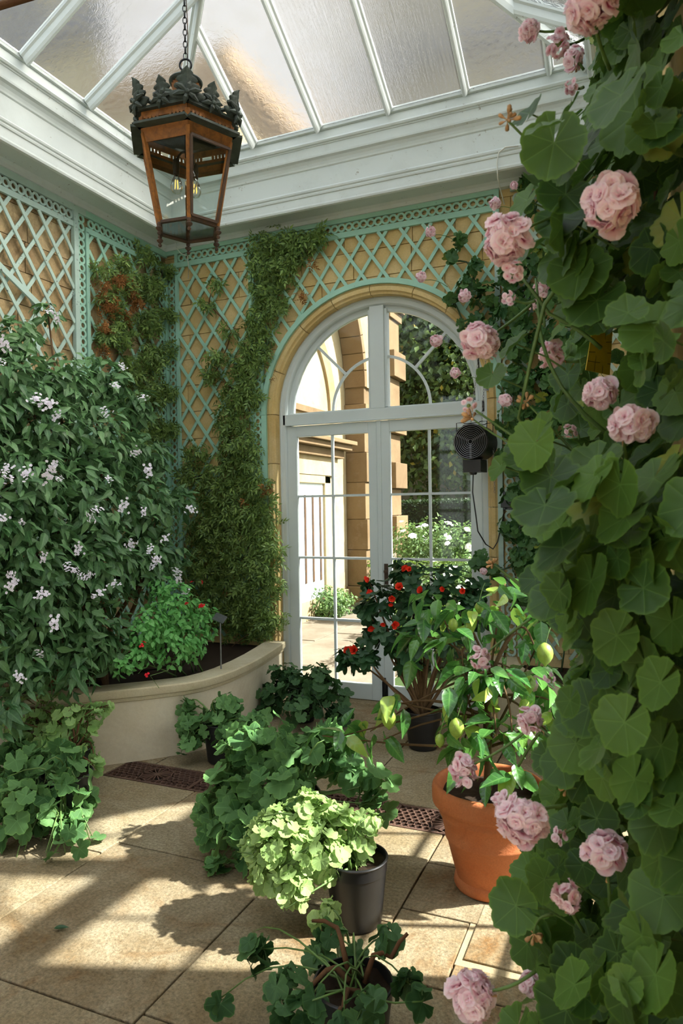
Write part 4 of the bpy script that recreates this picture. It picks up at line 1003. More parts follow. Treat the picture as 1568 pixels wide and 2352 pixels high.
# acanthus leaves round the crown (one at each corner and one at each side)
def acanthus(k, h, w):
    a = A0+PI/3*k; ro = RT+.012 if k == int(k) else (RT+.012)*math.cos(PI/6)
    base = V3(LC[0]+ro*math.cos(a), LC[1]+ro*math.sin(a), ZT+.118); rad = V3(math.cos(a), math.sin(a), 0); tan = V3(-math.sin(a), math.cos(a), 0)
    rows = [(0, .5), (.06, .9), (.14, 1.25), (.22, 1.35), (.30, 1.05), (.34, .62), (.44, .98), (.52, .92), (.57, .55), (.66, .80), (.73, .70), (.78, .40), (.86, .46), (.94, .26), (1.0, .06)]
    cs = (-1, -.55, -.2, 0, .2, .55, 1); nc = len(cs); vs = []; fs = []
    for u, wd in rows:
        for s in cs:
            out = .006+.026*u**2.2+(.010*(1-abs(s))+.004*math.cos(s*9))*(1-.5*u)
            vs.append(base+V3(0, 0, h*(u-.06*abs(s)*wd))+rad*out+tan*(s*w*wd*.5))
    for i in range(len(rows)-1):
        for j in range(nc-1): fs.append((i*nc+j, i*nc+j+1, (i+1)*nc+j+1, (i+1)*nc+j))
    n = len(vs); vs += [v-rad*.007 for v in vs]; fs += [tuple(n+i for i in f[::-1]) for f in fs]
    m = MB().add(vs, fs); m.sphere(base+rad*.026+V3(0, 0, h*.16), .011, 8, 6)
    for q in range(6):
        aa = 2*PI*q/6+.3; c = base+rad*.020+V3(0, 0, h*.16)
        m.tube([c, c+(tan*math.cos(aa)+V3(0, 0, math.sin(aa)*.8))*w*.30+rad*.004, c+(tan*math.cos(aa)+V3(0, 0, math.sin(aa)*.8))*w*.55-rad*.004], [.006, .012, .003], 6)
    lpart(m, 'acanthus_leaf', 'verdigris', True)
for k in range(6): acanthus(k, .120, .112); acanthus(k+.5, .105, .098)
m = MB().lathe([(RT-.02, ZT+.115), (RT-.03, ZT+.135), (.13, ZT+.165), (.095, ZT+.185), (.06, ZT+.20), (.052, ZT+.215)], 24, (LC[0], LC[1], 0)); lpart(m, 'dome', 'verdigris', True)
m = MB().lathe([(.046, ZT+.20), (.050, ZT+.24), (.066, ZT+.315), (.064, ZT+.317), (.048, ZT+.24)], 40, (LC[0], LC[1], 0), rad=lambda k, z: 1.0 if k % 2 else .88); lpart(m, 'fluted_chimney', 'copper')
m = MB().lathe([(.062, ZT+.306), (.072, ZT+.312), (.075, ZT+.320), (.070, ZT+.327), (.03, ZT+.334), (0, ZT+.336)], 28, (LC[0], LC[1], 0)); lpart(m, 'chimney_cap', 'verdigris', True)
m = MB().lathe([(.010, ZT+.33), (.008, ZT+.345), (.017, ZT+.355), (.019, ZT+.365), (.012, ZT+.378), (0, ZT+.38)], 14, (LC[0], LC[1], 0)); lpart(m, 'knob', 'bronze', True)
def torus(m, c, R, r, ax, ay, n=20, k=6, sx=1.0):
    pts = [np.asarray(c)+np.asarray(ax)*R*math.cos(2*PI*i/n)+np.asarray(ay)*R*sx*math.sin(2*PI*i/n) for i in range(n)]
    nz = np.cross(ax, ay); vs = []; fs = []
    for i, p in enumerate(pts):
        d = p-np.asarray(c); d = d/np.linalg.norm(d)
        for j in range(k): vs.append(p+r*(d*math.cos(2*PI*j/k)+nz*math.sin(2*PI*j/k)))
    for i in range(n):
        for j in range(k): fs.append((i*k+j, i*k+(j+1) % k, ((i+1) % n)*k+(j+1) % k, ((i+1) % n)*k+j))
    return m.add(vs, fs)
lpart(torus(MB(), (LC[0], LC[1], ZT+.398), .026, .005, _r0, (0, 0, 1)), 'hanging_ring', 'metal')
zc_ = ZT+.425; k = 0
link = torus(MB(), (0, 0, 0), .0085, .0026, (1, 0, 0), (0, 0, 1), 12, 5, 1.9).mesh('chain_link', M['metal'])
while zc_ < 5.12:
    a = .4+(PI/2 if k % 2 else 0); place('chain_link', link, lt, mat4((LC[0], LC[1], zc_+.012), (math.cos(a), math.sin(a), 0), (-math.sin(a), math.cos(a), 0), (0, 0, 1))); zc_ += .0265; k += 1
m = MB(); m.tube([(LC[0]+.012*math.sin(9*u), LC[1]+.012*math.cos(9*u), ZT+.36+u*1.6) for u in np.linspace(0, 1, 40)], .0022, 5); lpart(m, 'supply_cable', 'bronze')
m = MB(); n = 6; m.add([LP(RBt-.006, k, ZBt+.004) for k in range(6)]+[LP(RBt-.006, k, ZBt) for k in range(6)], [tuple(range(6)), tuple(range(11, 5, -1))]+[(i, (i+1) % 6, 6+(i+1) % 6, 6+i) for i in range(6)]); lpart(m, 'bottom_pane', 'glass_lamp')
# hinged frame on one side
kd = 0; fr = [LP(RT+.006, kd+.06, ZT-.02), LP(RT+.006, kd+.94, ZT-.02), LP(RBt+.008, kd+.93, ZBt+.012), LP(RBt+.008, kd+.07, ZBt+.012)]
m = MB(); nrm = LP(1, kd+.5, 0)-LC
for a, b in zip(fr, fr[1:]+fr[:1]): m.bar(a, b, .012, .008, nrm)
lpart(m, 'door_frame', 'bronze')
for i, a in enumerate((A0+.3, A0+2.4, A0+4.5)):
    c = LC+V3(.05*math.cos(a), .05*math.sin(a), 3.0)
    hold = lpart(MB().lathe([(0, .11), (.014, .11), (.016, .07), (.013, .065), (.014, .045), (.009, .04)], 12, tuple(c)), 'lamp_holder', 'metal', True)
    lpart(MB().lathe([(.011, .048), (.012, .035), (.022, .015), (.028, -.008), (.027, -.02), (.018, -.036), (0, -.043)], 16, tuple(c)), 'bulb', 'bulb', True)
    m = MB()
    for q in range(4): m.tube([c+V3(.006*math.cos(q*PI/2), .006*math.sin(q*PI/2), .02), c+V3(.009*math.cos(q*PI/2), .009*math.sin(q*PI/2), -.018)], .0016, 4)
    lpart(m, 'filament', 'filament')
m = MB(); m.tube([LC+V3(0, 0, ZT+.10), LC+V3(0, 0, 3.12)], .01, 8)
for a in (A0+.3, A0+2.4, A0+4.5): m.tube(curve(LC+V3(0, 0, 3.14), LC+V3(.05*math.cos(a), .05*math.sin(a), 3.105), .02, 4), .005, 6)
lpart(m, 'lamp_cluster', 'metal')

# ================================================================ fan heater on chains
HC = V3(-1.055, 4.72, 1.97); hx = V3(.93, -.10, 0); hx = hx/np.linalg.norm(hx); hd = np.cross(V3(0, 0, 1), hx)     # hd: body axis, towards the wall
ht = thing('fan_heater', 'round black fan heater with wire grille hanging beside the door', 'heater', (HC[0], HC[1], 1.80))
def hp(m, name, mat, smooth=False):
    o = rel(m.build(name, M[mat], None), ht)
    if smooth: smooth_angle(o, 40)
    return o
def disk_ring(m, prof, n=36):           # lathe about hd; prof (radius, distance along hd)
    vs = []; fs = []
    for r, d in prof:
        for k in range(n): a = 2*PI*k/n; vs.append(HC+hd*d+hx*r*math.cos(a)+V3(0, 0, r*math.sin(a)))
    for i in range(len(prof)-1):
        for k in range(n): fs.append((i*n+k, (i+1)*n+k, (i+1)*n+(k+1) % n, i*n+(k+1) % n))
    return m.add(vs, fs)
hp(disk_ring(MB(), [(.118, 0), (.122, .004), (.122, .22), (.115, .222), (.112, .20), (.112, .01), (.118, 0)]), 'drum', 'metal', True)
hp(disk_ring(MB(), [(0, .09), (.112, .09), (.112, .095), (0, .095)]), 'fan_plate', 'pit')
for q in range(9): hp(torus(MB(), HC-hd*.004, .016+.0122*q, .0019, hx, (0, 0, 1), 32, 5), 'grille_ring', 'steel')
m = MB()
for a in (PI*.85, PI*.15, -PI/2):
    for s in (-.004, .004):
        d = hx*math.cos(a)+V3(0, 0, math.sin(a)); e = np.cross(hd, d)*s; m.tube([HC+e+d*.012, HC+e+d*.118], .0015, 5)
hp(m, 'grille_spoke', 'steel')
hp(MB().bar(HC+V3(0, 0, -.165)+hd*.02, HC+V3(0, 0, -.165)+hd*.16, .125, .085), 'control_box', 'black')
hp(MB().lathe([(0, -.012), (.02, -.012), (.026, -.004), (.026, .004), (0, .004)], 16, tuple(HC+V3(.0, 0, -.213)+hd*.05)), 'cable_gland', 'black')
for d in (.03, .17):
    m = MB(); pts = [HC+hd*d+hx*(-.105)+V3(0, 0, .05), HC+hd*d+hx*(-.108)+V3(0, 0, .135), HC+hd*d+hx*(-.06)+V3(0, 0, .135), HC+hd*d+hx*(-.05)+V3(0, 0, .128), HC+hd*d+hx*(.05)+V3(0, 0, .128), HC+hd*d+hx*(.06)+V3(0, 0, .135), HC+hd*d+hx*(.108)+V3(0, 0, .135), HC+hd*d+hx*(.105)+V3(0, 0, .05)]
    hp(m.tube(pts, .0032, 6), 'carry_handle', 'metal')
lk2 = torus(MB(), (0, 0, 0), .0055, .0014, (1, 0, 0), (0, 0, 1), 10, 4, 2.0).mesh('chain_link', M['steel'])
def chain(p, q, nm='chain_link'):
    p, q = V3(*p), V3(*q); L = np.linalg.norm(q-p); n = int(L/.0175); x, y, z = frame_of(q-p, V3(.2, .9, .1))
    for i in range(n):
        c = p+(q-p)*(i+.5)/n; a = PI/2*(i % 2); place(nm, lk2, ht, mat4(c, y*math.cos(a)+z*math.sin(a), -y*math.sin(a)+z*math.cos(a), x))
hang = onY(1118, 850, 4.83)
chain(HC+hd*.10+hx*-.03+V3(0, 0, .13), (hang[0]-.055, 4.83, 2.58)); chain(HC+hd*.10+hx*.05+V3(0, 0, .13), (hang[0]-.005, 4.83, 2.58))
chain((hang[0]+.03, 4.85, 2.0), (hang[0]+.035, 4.86, 1.62))
m = MB(); p0 = HC+V3(.0, 0, -.225)+hd*.05
cb = [p0, onY(1085, 1130, 4.75), onY(1092, 1180, 4.78), onY(1097, 1220, 4.85), onY(1115, 1250, 4.95), onY(1132, 1261, 5.0), onY(1142, 1245, 5.0), onY(1152, 1205, 5.0), onY(1156, 1180, 5.0)]
hp(m.tube(cb, .0045, 6), 'power_cable', 'black', True)
bk = thing('wall_bracket', 'grey steel bracket screwed to the stone beside the arch', 'bracket', tuple(onY(1119, 900, 5.03)))
z0_, z1_ = onY(1119, 897, 5.03), onY(1119, 842, 5.03)
rel(MB().bar(z0_, z1_, .034, .008, (0, -1, 0)).build('bracket_plate', M['steel'], None, bevel=.001), bk)
for u in (.08, .35, .9): rel(MB().sphere(z0_+(z1_-z0_)*u+V3(0, -.006, 0), .008, 8, 5).build('screw_head', M['steel'], None), bk)
rel(MB().tube([z0_+(z1_-z0_)*.62+V3(0, -.005, 0), z0_+(z1_-z0_)*.62+V3(-.02, -.19, -.02), V3(hang[0]-.06, 4.83, 2.575)], .006, 6).build('hook_arm', M['metal'], None), bk)
so = thing('socket_box', 'black weatherproof socket box among the ivy geranium leaves', 'socket', tuple(onY(1158, 1150, 5.02)))
c = onY(1160, 1150, 5.02); rel(MB().box(c-V3(.035, .0, .07), c+V3(.06, .05, .07)).build('box_body', M['black'], None, bevel=.006), so); rel(MB().box(c-V3(.03, .012, .05), c+V3(.05, .0, .02)).build('flap_lid', M['black'], None, bevel=.004), so)
# white cord hanging from the cornice, loose cable in the corner, sticky trap, plant sign, dry leaf, shading pole
m = MB().tube([onY(1190, 335, 4.74), onY(1160, 338, 4.74), onY(1145, 350, 4.74), onY(1141, 375, 4.74), onY(1143, 410, 4.75), onY(1150, 440, 4.97), onY(1158, 470, 5.0)], .004, 6)
tag(m.build('power_cord', M['cord_white'], None, True), 'thin white cord dropping from the cornice over the trellis', 'cord')
m = MB().tube([onY(402, 556, 4.95), onY(405, 570, 4.98), onY(415, 582, 4.98), onY(430, 588, 4.99), onY(433, 610, 4.99), onY(432, 640, 4.99)], .0035, 6)
tag(m.build('loose_cable', M['cord_white'], None, True), 'short loose pale cable hanging at the corner of the trellis', 'cable')
st = thing('sticky_trap', 'yellow sticky insect trap with black grid hanging inside the geranium', 'insect trap', tuple(at(1385, 870, 1.75)))
a, b, c, d = at(1362, 745, 1.75), at(1408, 735, 1.80), at(1400, 862, 1.80), at(1345, 850, 1.75)
nn = np.cross(b-a, d-a); nn = nn/np.linalg.norm(nn)*.002
rel(MB().add([a, b, c, d, a+nn, b+nn, c+nn, d+nn], [(0, 1, 2, 3), (7, 6, 5, 4), (0, 4, 5, 1), (1, 5, 6, 2), (2, 6, 7, 3), (3, 7, 4, 0)]).build('yellow_card', M['yellow'], None), st)
m = MB(); s_ = 1 if (nn@(EYE-a)) > 0 else -1
for u in (.2, .4, .6, .8):
    o_ = nn*(1.3 if s_ > 0 else -.3)
    m.bar(a+(d-a)*u+o_, b+(c-b)*u+o_, .0012, .0004, nn)
for u in (.33, .66): m.bar(a+(b-a)*u+o_, d+(c-d)*u+o_, .0012, .0004, nn)
rel(m.build('printed_grid', M['ink'], None), st)
rel(MB().tube([(a+b)/2, (a+b)/2+V3(0, .02, .12)], .001, 4).build('trap_wire', M['steel'], None), st)
ps = thing('plant_label', 'small grey plant name plate on a metal stake in the planter', 'plant label', tuple(G(500, 1500, .4)))
p = onY(500, 1428, 3.98); rel(MB().add([p+V3(-.06, .02, .015), p+V3(.05, -.02, -.005), p+V3(.05, .04, .03), p+V3(-.06, .08, .05)]+[p+V3(-.06, .02, .010), p+V3(.05, -.02, -.010), p+V3(.05, .04, .025), p+V3(-.06, .08, .045)], [(0, 1, 2, 3), (7, 6, 5, 4), (0, 4, 5, 1), (1, 5, 6, 2), (2, 6, 7, 3), (3, 7, 4, 0)]).build('name_plate', M['steel'], None), ps)
rel(MB().tube([p+V3(0, .03, .01), V3(p[0], p[1]+.03, .38)], .005, 6).build('stake', M['steel'], None), ps)
b_ = leaf_ovate(.45, .3, .1); q = G(123, 2140); me = np_mesh('fallen_leaf', b_[0]*.055, b_[1], b_[2], M['abut'])
o = new_obj('fallen_leaf', me); o.location = (q[0], q[1], .012); o.rotation_euler = (0, 0, .6); tag(o, 'single dark fallen leaf on the sunlit flagstones', 'leaf')
m = MB().tube([at(-30, 22, 2.6), at(70, -8, 2.6), at(200, -50, 2.6)], .014, 8); tag(m.build('blind_pole', M['twig'], None, True), 'brown wooden pole hanging high under the glass roof', 'pole')

# ================================================================ plants
LR = [leaf_round(64, 7, .12, .20, .022, .14, .5, seed=s, cren=.014) for s in range(4)]                   # zonal geranium
LRs = [leaf_round(36, 7, .20, .30, .05, .18, .45, seed=s+10) for s in range(4)]               # small scalloped
LB = [leaf_round(61, 5, .34, .18, .05, .25, .5, seed=s+20, cren=.03) for s in range(4)]           # lobed, velvety
LBs = [leaf_round(41, 5, .32, .2, .05, .25, .5, seed=s+30, cren=.02) for s in range(4)]
LA = [leaf_round(36, 5, .50, .05, .05, .45, 1.3, seed=s+40) for s in range(3)]           # abutilon
LO = [leaf_ovate(.40, .30, c, 6, s) for s, c in enumerate((.25, .45, .6))]
LL = [leaf_ovate(.50, .35, c, 6, s+5) for s, c in enumerate((.15, .4, .65))]
LS = [leaf_ovate(.62, .2, .25, 4, s+9) for s in range(2)]
LJ = [leaf_pinnate(s) for s in range(4)]
def stems_to(root, base, targets, mat='stem', r0=.012, r1=.004, n=5, sag=.04, wob=.05, name='stem', spread=.02):
    m = MB(); b = V3(*base)
    for c in targets:
        p = curve(b+V3(*RNG.normal(size=3))*V3(spread, spread, 0), c, sag, n, wob); m.tube(p, np.linspace(r0, r1, n+1), 6)
    return rel(m.build(name, M[mat], None, True), root)
def petioles(root, Ms, centers, mat, r=.0018, frac=.5, lmax=.16, name='leaf_stalk'):
    m = MB()
    for A, c in zip(Ms, centers):
        p = A[:, 3]; d = np.asarray(c)-p; L = np.linalg.norm(d); q = p+d*min(frac, lmax/(L+1e-6)); mid = (p+q)/2+V3(0, 0, .01)-A[:, 2]/np.linalg.norm(A[:, 2])*.012
        m.tube([q, mid, p], [r*1.2, r, r], 4, cap=False)
    o = rel(m.build(name, M[mat], None, True), root); o['kind'] = 'stuff'; return o
def pot_plant(name, label, base, blobs, n, size, bases, mat, nobj=200, stem='stem', up=.6, jit=.45, shell=.35, droop=.5, r0=.007, cat='plant', group='potted pelargoniums', keep=None, pet=True, bias=None, extra=True):
    t = thing(name, label, cat, base, group)
    stems_to(t, base, [b[0] for b in blobs]+[b[0]+(RNG.normal(size=3)*.5)*np.array(b[1]) for b in (blobs if extra else [])], stem, r0, .002)
    Ms, c = blob_leaves(blobs, n, size, up, jit, shell, droop, keep=keep, bias=bias)
    k = Ms[:, 2, 3] > .012+np.abs(Ms[:, 2, 0])*.35; Ms, c = Ms[k], c[k]
    if pet: petioles(t, Ms, c, stem)
    put_leaves(t, bases, Ms, M[mat], nobj, key=mat)
    return t, Ms
def B(px, py, Y, rpx, w=1.0, sy=1.0, sz=1.0):
    p = onY(px, py, Y); r = rpx*((p-EYE)@_f)/FPX; return (p, (r, r*sy, r*sz), w)

# ---- potted pelargoniums on the floor
pot_plant('velvet_pelargonium', 'bushy velvety green pelargonium spilling over the picture edge', (-2.62, 2.62, .22),
          [B(40, 1790, 2.6, 75), B(130, 1780, 2.7, 75), B(190, 1850, 2.62, 45), B(60, 1890, 2.42, 90), B(150, 1900, 2.42, 65), B(-40, 1850, 2.6, 100), B(50, 1970, 2.32, 50), B(150, 1960, 2.32, 40), B(-30, 1960, 2.4, 60), B(100, 1740, 2.75, 50), B(30, 1730, 2.75, 50), B(90, 1850, 2.45, 90), B(100, 1990, 2.28, 36), B(215, 1930, 2.5, 20), B(175, 1790, 2.5, 42), B(150, 1750, 2.6, 40)], 440, .102, LB, 'toment', 170, r0=.006, shell=.5, jit=.6)
pot_plant('pale_rounded_pelargonium', 'twiggy pale green pelargonium with rounded leaves by the planter wall', (-2.93, 2.98, .2),
          [B(100, 1630, 3.0, 55), B(60, 1670, 2.95, 60), B(150, 1660, 3.0, 55), B(200, 1650, 3.05, 35), B(235, 1625, 3.1, 25), B(110, 1710, 2.95, 70), B(190, 1710, 3.0, 45), B(40, 1610, 3.0, 40), B(215, 1760, 2.95, 22)], 380, .062, LRs, 'softpel', 190, 'twig', r0=.008)
pot_plant('small_dark_pelargonium', 'dark leafy pelargonium in a black pot standing before the door', (-2.25, 4.50, .19),
          [B(690, 1580, 4.5, 60, sz=.7), B(620, 1600, 4.5, 42), B(760, 1600, 4.5, 42), B(650, 1560, 4.55, 40), B(730, 1565, 4.5, 40), B(600, 1640, 4.45, 30), B(780, 1640, 4.45, 30), B(690, 1625, 4.35, 50, sz=.7), B(750, 1665, 4.32, 30, .5)], 330, .085, LBs, 'darkpel', 160, 'stem_dark')
pot_plant('trailing_pelargonium', 'grey green pelargonium trailing beside the curved planter wall', (-2.36, 3.62, .22),
          [B(500, 1660, 3.6, 55, sz=.7), B(440, 1660, 3.6, 35), B(560, 1680, 3.55, 45), B(425, 1620, 3.62, 16), B(520, 1625, 3.65, 35), B(440, 1700, 3.5, 22), B(590, 1660, 3.6, 26), B(420, 1720, 3.45, 14)], 230, .085, LBs, 'toment', 130)
pot_plant('big_dark_pelargonium', 'largest dark velvety pelargonium sprawling over the iron gratings', (-1.48, 2.84, .22),
          [B(560, 1740, 2.8, 75), B(640, 1720, 2.85, 70), B(720, 1730, 2.9, 70), B(800, 1760, 2.9, 60), B(860, 1800, 2.85, 42), B(540, 1830, 2.7, 80), B(640, 1830, 2.65, 70), B(500, 1900, 2.6, 45), B(560, 1910, 2.55, 55), B(510, 1990, 2.5, 26), B(760, 1690, 2.95, 45), B(480, 1870, 2.65, 30), B(870, 1850, 2.8, 30)], 350, .112, LB, 'toment', 260, r0=.006, shell=.55, jit=.6)
pot_plant('pale_green_pelargonium', 'dense pale lime green pelargonium lit by the sun in a black pot', (-.985, 2.39, .22),
          [B(700, 1890, 2.36, 70), B(620, 1910, 2.3, 60), B(760, 1900, 2.4, 60), B(820, 1930, 2.42, 45), B(660, 1960, 2.25, 75), B(740, 1960, 2.3, 60), B(620, 2000, 2.2, 50), B(670, 2040, 2.18, 45), B(700, 1845, 2.4, 28), B(850, 1890, 2.45, 26), B(590, 1950, 2.25, 36), B(800, 1980, 2.38, 36, .6)], 900, .052, LRs, 'lightpel', 290, jit=.4)
f_, fm = pot_plant('sparse_pelargonium', 'sparse straggling dark pelargonium in the nearest black pot', (-.752, 1.79, .2),
          [B(600, 2180, 1.85, 40), B(650, 2260, 1.75, 40), B(580, 2140, 1.95, 14), B(510, 2290, 1.75, 16), B(720, 2190, 1.9, 34), B(760, 2150, 1.95, 26), B(810, 2180, 1.92, 26), B(900, 2150, 1.9, 36), B(940, 2260, 1.8, 30), B(840, 2310, 1.62, 42), B(700, 2310, 1.68, 40), B(970, 2300, 1.75, 26), B(640, 2330, 1.66, 36), B(790, 2340, 1.6, 30)], 92, .074, LBs, 'darkpel', 90, 'stem', shell=.5, r0=.0035, extra=False)
# bare crooked stems over its soil
m = MB()
for pts in ([(-.76, 1.8, .2), (-.80, 1.78, .25), (-.84, 1.74, .23), (-.87, 1.70, .18)], [(-.73, 1.82, .2), (-.71, 1.84, .27), (-.66, 1.85, .27), (-.62, 1.88, .33)], [(-.78, 1.83, .2), (-.78, 1.80, .27), (-.83, 1.86, .31), (-.92, 1.88, .30)], [(-.72, 1.78, .2), (-.74, 1.72, .24), (-.72, 1.64, .24)]):
    m = MB(); m.tube(curve(pts[0], pts[1], 0, 2)+curve(pts[1], pts[2], .01, 2)[1:]+curve(pts[2], pts[3] if len(pts) > 3 else pts[2]+np.array([.0, -.03, .02]), .01, 2)[1:], [.009, .008, .008, .007, .007, .006, .005][:7], 6); rel(m.build('woody_stem', M['twig'], None, True), f_)
# a short trailing shoot of pale leaves by its rim
pot_plant('pelargonium_shoot', 'short pale green shoot rising between the two nearest black pots', (-.90, 2.03, .0), [B(755, 2090, 2.05, 22), B(735, 2110, 2.05, 18), B(765, 2120, 2.05, 16)], 16, .045, LRs, 'lightpel', 16, shell=.4)

# ---- heliotrope shrub in the corner planter
def BX(px, py, X, rpx, w=1.0):
    p = onX(px, py, X); r = rpx*((p-EYE)@_f)/FPX; return (p, (r*.7, r, r), w)
hb = [BX(40, 790, -3.4, 70), BX(110, 720, -3.5, 30), BX(30, 900, -3.3, 110), BX(150, 900, -3.35, 95), BX(240, 890, -3.35, 75), BX(320, 940, -3.35, 50), BX(100, 1020, -3.25, 120), BX(230, 1030, -3.2, 110), BX(330, 1060, -3.2, 75), BX(60, 1150, -3.15, 130),
      BX(200, 1170, -3.1, 125), BX(330, 1180, -3.1, 95), BX(410, 1150, -3.1, 42), BX(80, 1300, -3.1, 130), BX(220, 1300, -3.05, 115), BX(330, 1300, -3.05, 80), BX(390, 1280, -3.0, 45), BX(80, 1430, -3.1, 115), BX(200, 1440, -3.05, 95), BX(60, 1540, -3.05, 80), BX(170, 1540, -2.98, 60), BX(250, 1490, -3.0, 60), BX(340, 1470, -3.0, 40), BX(-60, 1000, -3.3, 120), BX(-60, 1250, -3.2, 140), BX(-60, 1480, -3.1, 120), BX(10, 1640, -3.0, 45)]
ht_ = thing('heliotrope', 'tall bushy heliotrope with small white flower clusters in the corner planter', 'shrub', (-3.3, 3.5, .40))
stems_to(ht_, (-3.35, 3.45, .40), [b[0] for b in hb], 'bark', .02, .005, 6, .1, .1, spread=.12)
Ms, c = blob_leaves(hb, 8200, .084, up=.7, jit=.5, shell=.4, droop=.25, bias=(.3, -.3, .15), szj=.4)
k = (Ms[:, 0, 3] > XL+.05) & ((Ms[:, 2, 3] > .5) | (Ms[:, 0, 3] > -3.0)); put_leaves(ht_, LO, Ms[k], M['heli'], 300, key='heli')
def cluster_mesh(nm, mat, n=22, seed=0):
    rr = random.Random(seed); V = []; F = []; L = []
    for i in range(n):
        c = (rr.gauss(0, .3), rr.gauss(0, .2), rr.gauss(0, .14)); s = .13; tl = (rr.uniform(-.5, .5), rr.uniform(-.5, .5)); b = len(V); V.append((c[0], c[1], c[2]-.03)); L.append((0, 0, 0))
        for k in range(10):
            a = 2*PI*k/10; q = s*(1 if k % 2 == 0 else .72); x, y = q*math.cos(a), q*math.sin(a); V.append((c[0]+x, c[1]+y, c[2]+x*tl[0]+y*tl[1]+.02)); L.append((.9, 0, 0))
        F += [(b, b+1+k, b+1+(k+1) % 10) for k in range(10)]
    return np_mesh(nm, np.array(V), np.array(F), np.array(L), mat)
CL = [cluster_mesh('flower_cluster', M['petal_lilac'], 20, s) for s in range(3)]
for (px, py) in [(110, 930), (130, 955), (85, 915), (240, 945), (120, 1075), (20, 1095), (250, 1100), (285, 1160), (225, 1170), (210, 1190), (170, 1310), (190, 1325), (155, 1300), (205, 1320), (25, 1320), (25, 1345), (215, 1370), (230, 1360), (125, 1430), (90, 1500), (45, 1555), (360, 1285), (352, 1300), (405, 1310), (410, 1325), (345, 1260), (330, 1175), (380, 1235), (340, 1080), (330, 910), (280, 840), (130, 730), (115, 715), (10, 790), (0, 830), (60, 1085), (110, 1095), (135, 1100), (425, 1360), (440, 1170), (265, 885), (100, 1280), (310, 1040), (180, 1260), (50, 1200), (300, 1250), (95, 1365), (5, 1190), (260, 1340), (15, 1075)]:
    X = -2.72 if py > 1000 else -2.95
    p = onX(px, py, X-.08*random.random()); z = V3(.5, -.6, .6)+RNG.normal(size=3)*.25; x, y, z = frame_of(RNG.normal(size=3), z)
    place('flower_cluster', random.choice(CL), ht_, mat4(p, x, y, z, .07*random.uniform(.7, 1.15)))

# ---- small red salvia in front of it
sb = [BX(400, 1400, -2.82, 70), BX(340, 1440, -2.86, 60), BX(450, 1420, -2.78, 52), BX(400, 1470, -2.78, 65), BX(320, 1500, -2.86, 45), BX(440, 1480, -2.75, 45), BX(370, 1350, -2.9, 36), BX(280, 1525, -2.88, 28), BX(480, 1450, -2.75, 22)]
sv = thing('red_salvia', 'fresh green salvia with tiny red flowers leaning over the planter edge', 'plant', (-2.85, 4.0, .40))
stems_to(sv, (-2.9, 4.0, .40), [b[0] for b in sb], 'stem', .006, .002, 5, .05, .04, spread=.06)
Ms, c = blob_leaves(sb, 1500, .042, up=.7, jit=.45, shell=.35, droop=.2, bias=(.3, -.3, .2)); put_leaves(sv, LS, Ms[Ms[:, 2, 3] > .46], M['salvia'], 280, key='salvia')
SF = floret_mesh('red_flower', M['petal_rose'], [(3, .5, .5, .2), (2, .35, .4, 1.0)])
for px, py, X in [(325, 1483, -2.7), (330, 1475, -2.7), (338, 1550, -2.55), (440, 1337, -2.7), (463, 1337, -2.7), (465, 1390, -2.65), (460, 1392, -2.65), (428, 1385, -2.68)]:
    x, y, z = frame_of(RNG.normal(size=3), V3(.5, -.7, .4)); place('red_flower', SF, sv, mat4(onX(px, py, X), x, y, z, .032))
rel(MB().tube([onX(400, 1520, -2.72), onX(385, 1540, -2.6), onX(345, 1552, -2.55), onX(365, 1580, -2.55)], .002, 5).build('trailing_stem', M['stem'], None), sv)

# ---- jasmine climbers on the trellises
def climber(name, label, base, spots, n, size, wall, depth, nobj, dead=None, cat='climbing plant'):
    t = thing(name, label, cat, base, 'jasmine climbers on the trellis'); bl = []
    for px, py, r in spots:
        p = onY(px, py, YB-.06) if wall == 'b' else onX(px, py, XL+.06); q = r*((p-EYE)@_f)/FPX
        bl.append((p, (q, depth, q) if wall == 'b' else (depth, q, q), 1.0))
    m = MB(); pts = sorted(bl, key=lambda b: b[0][2]); prev = V3(*base)
    for b in pts:
        near = min([q for q in pts if q[0][2] < b[0][2]-.02] or [(V3(*base), 0, 0)], key=lambda q: np.linalg.norm(q[0]-b[0]))
        m.tube(curve(near[0], b[0], .0, 4, .03), .005, 5)
    rel(m.build('stems', M['bark'], None, True), t)
    Ms, c = blob_leaves(bl, n, size, up=.2, jit=.6, shell=.35, droop=.6, bias=(0, -.7, 0) if wall == 'b' else (.7, -.2, 0))
    k = (Ms[:, 1, 3] < YB-.03) & (Ms[:, 0, 3] > XL+.03); Ms = Ms[k]
    put_leaves(t, LJ, Ms, M['jas'], nobj, key='jas')
    if dead:
        bl = []
        for px, py, r in dead:
            p = onX(px, py, XL+.10) if wall != 'b' else onY(px, py, YB-.10); q = r*((p-EYE)@_f)/FPX; bl.append((p, (q*.6, q*.6, q), 1.0))
        Ms, c = blob_leaves(bl, 300 if wall != 'b' else 70, size*.75, up=-.2, jit=.6, shell=.3, droop=1.2, bias=(.5, -.3, 0)); put_leaves(t, LJ, Ms, M['jas_dead'], 60, name='dry_leaf', key='jasd', rest='dry_foliage')
    return t
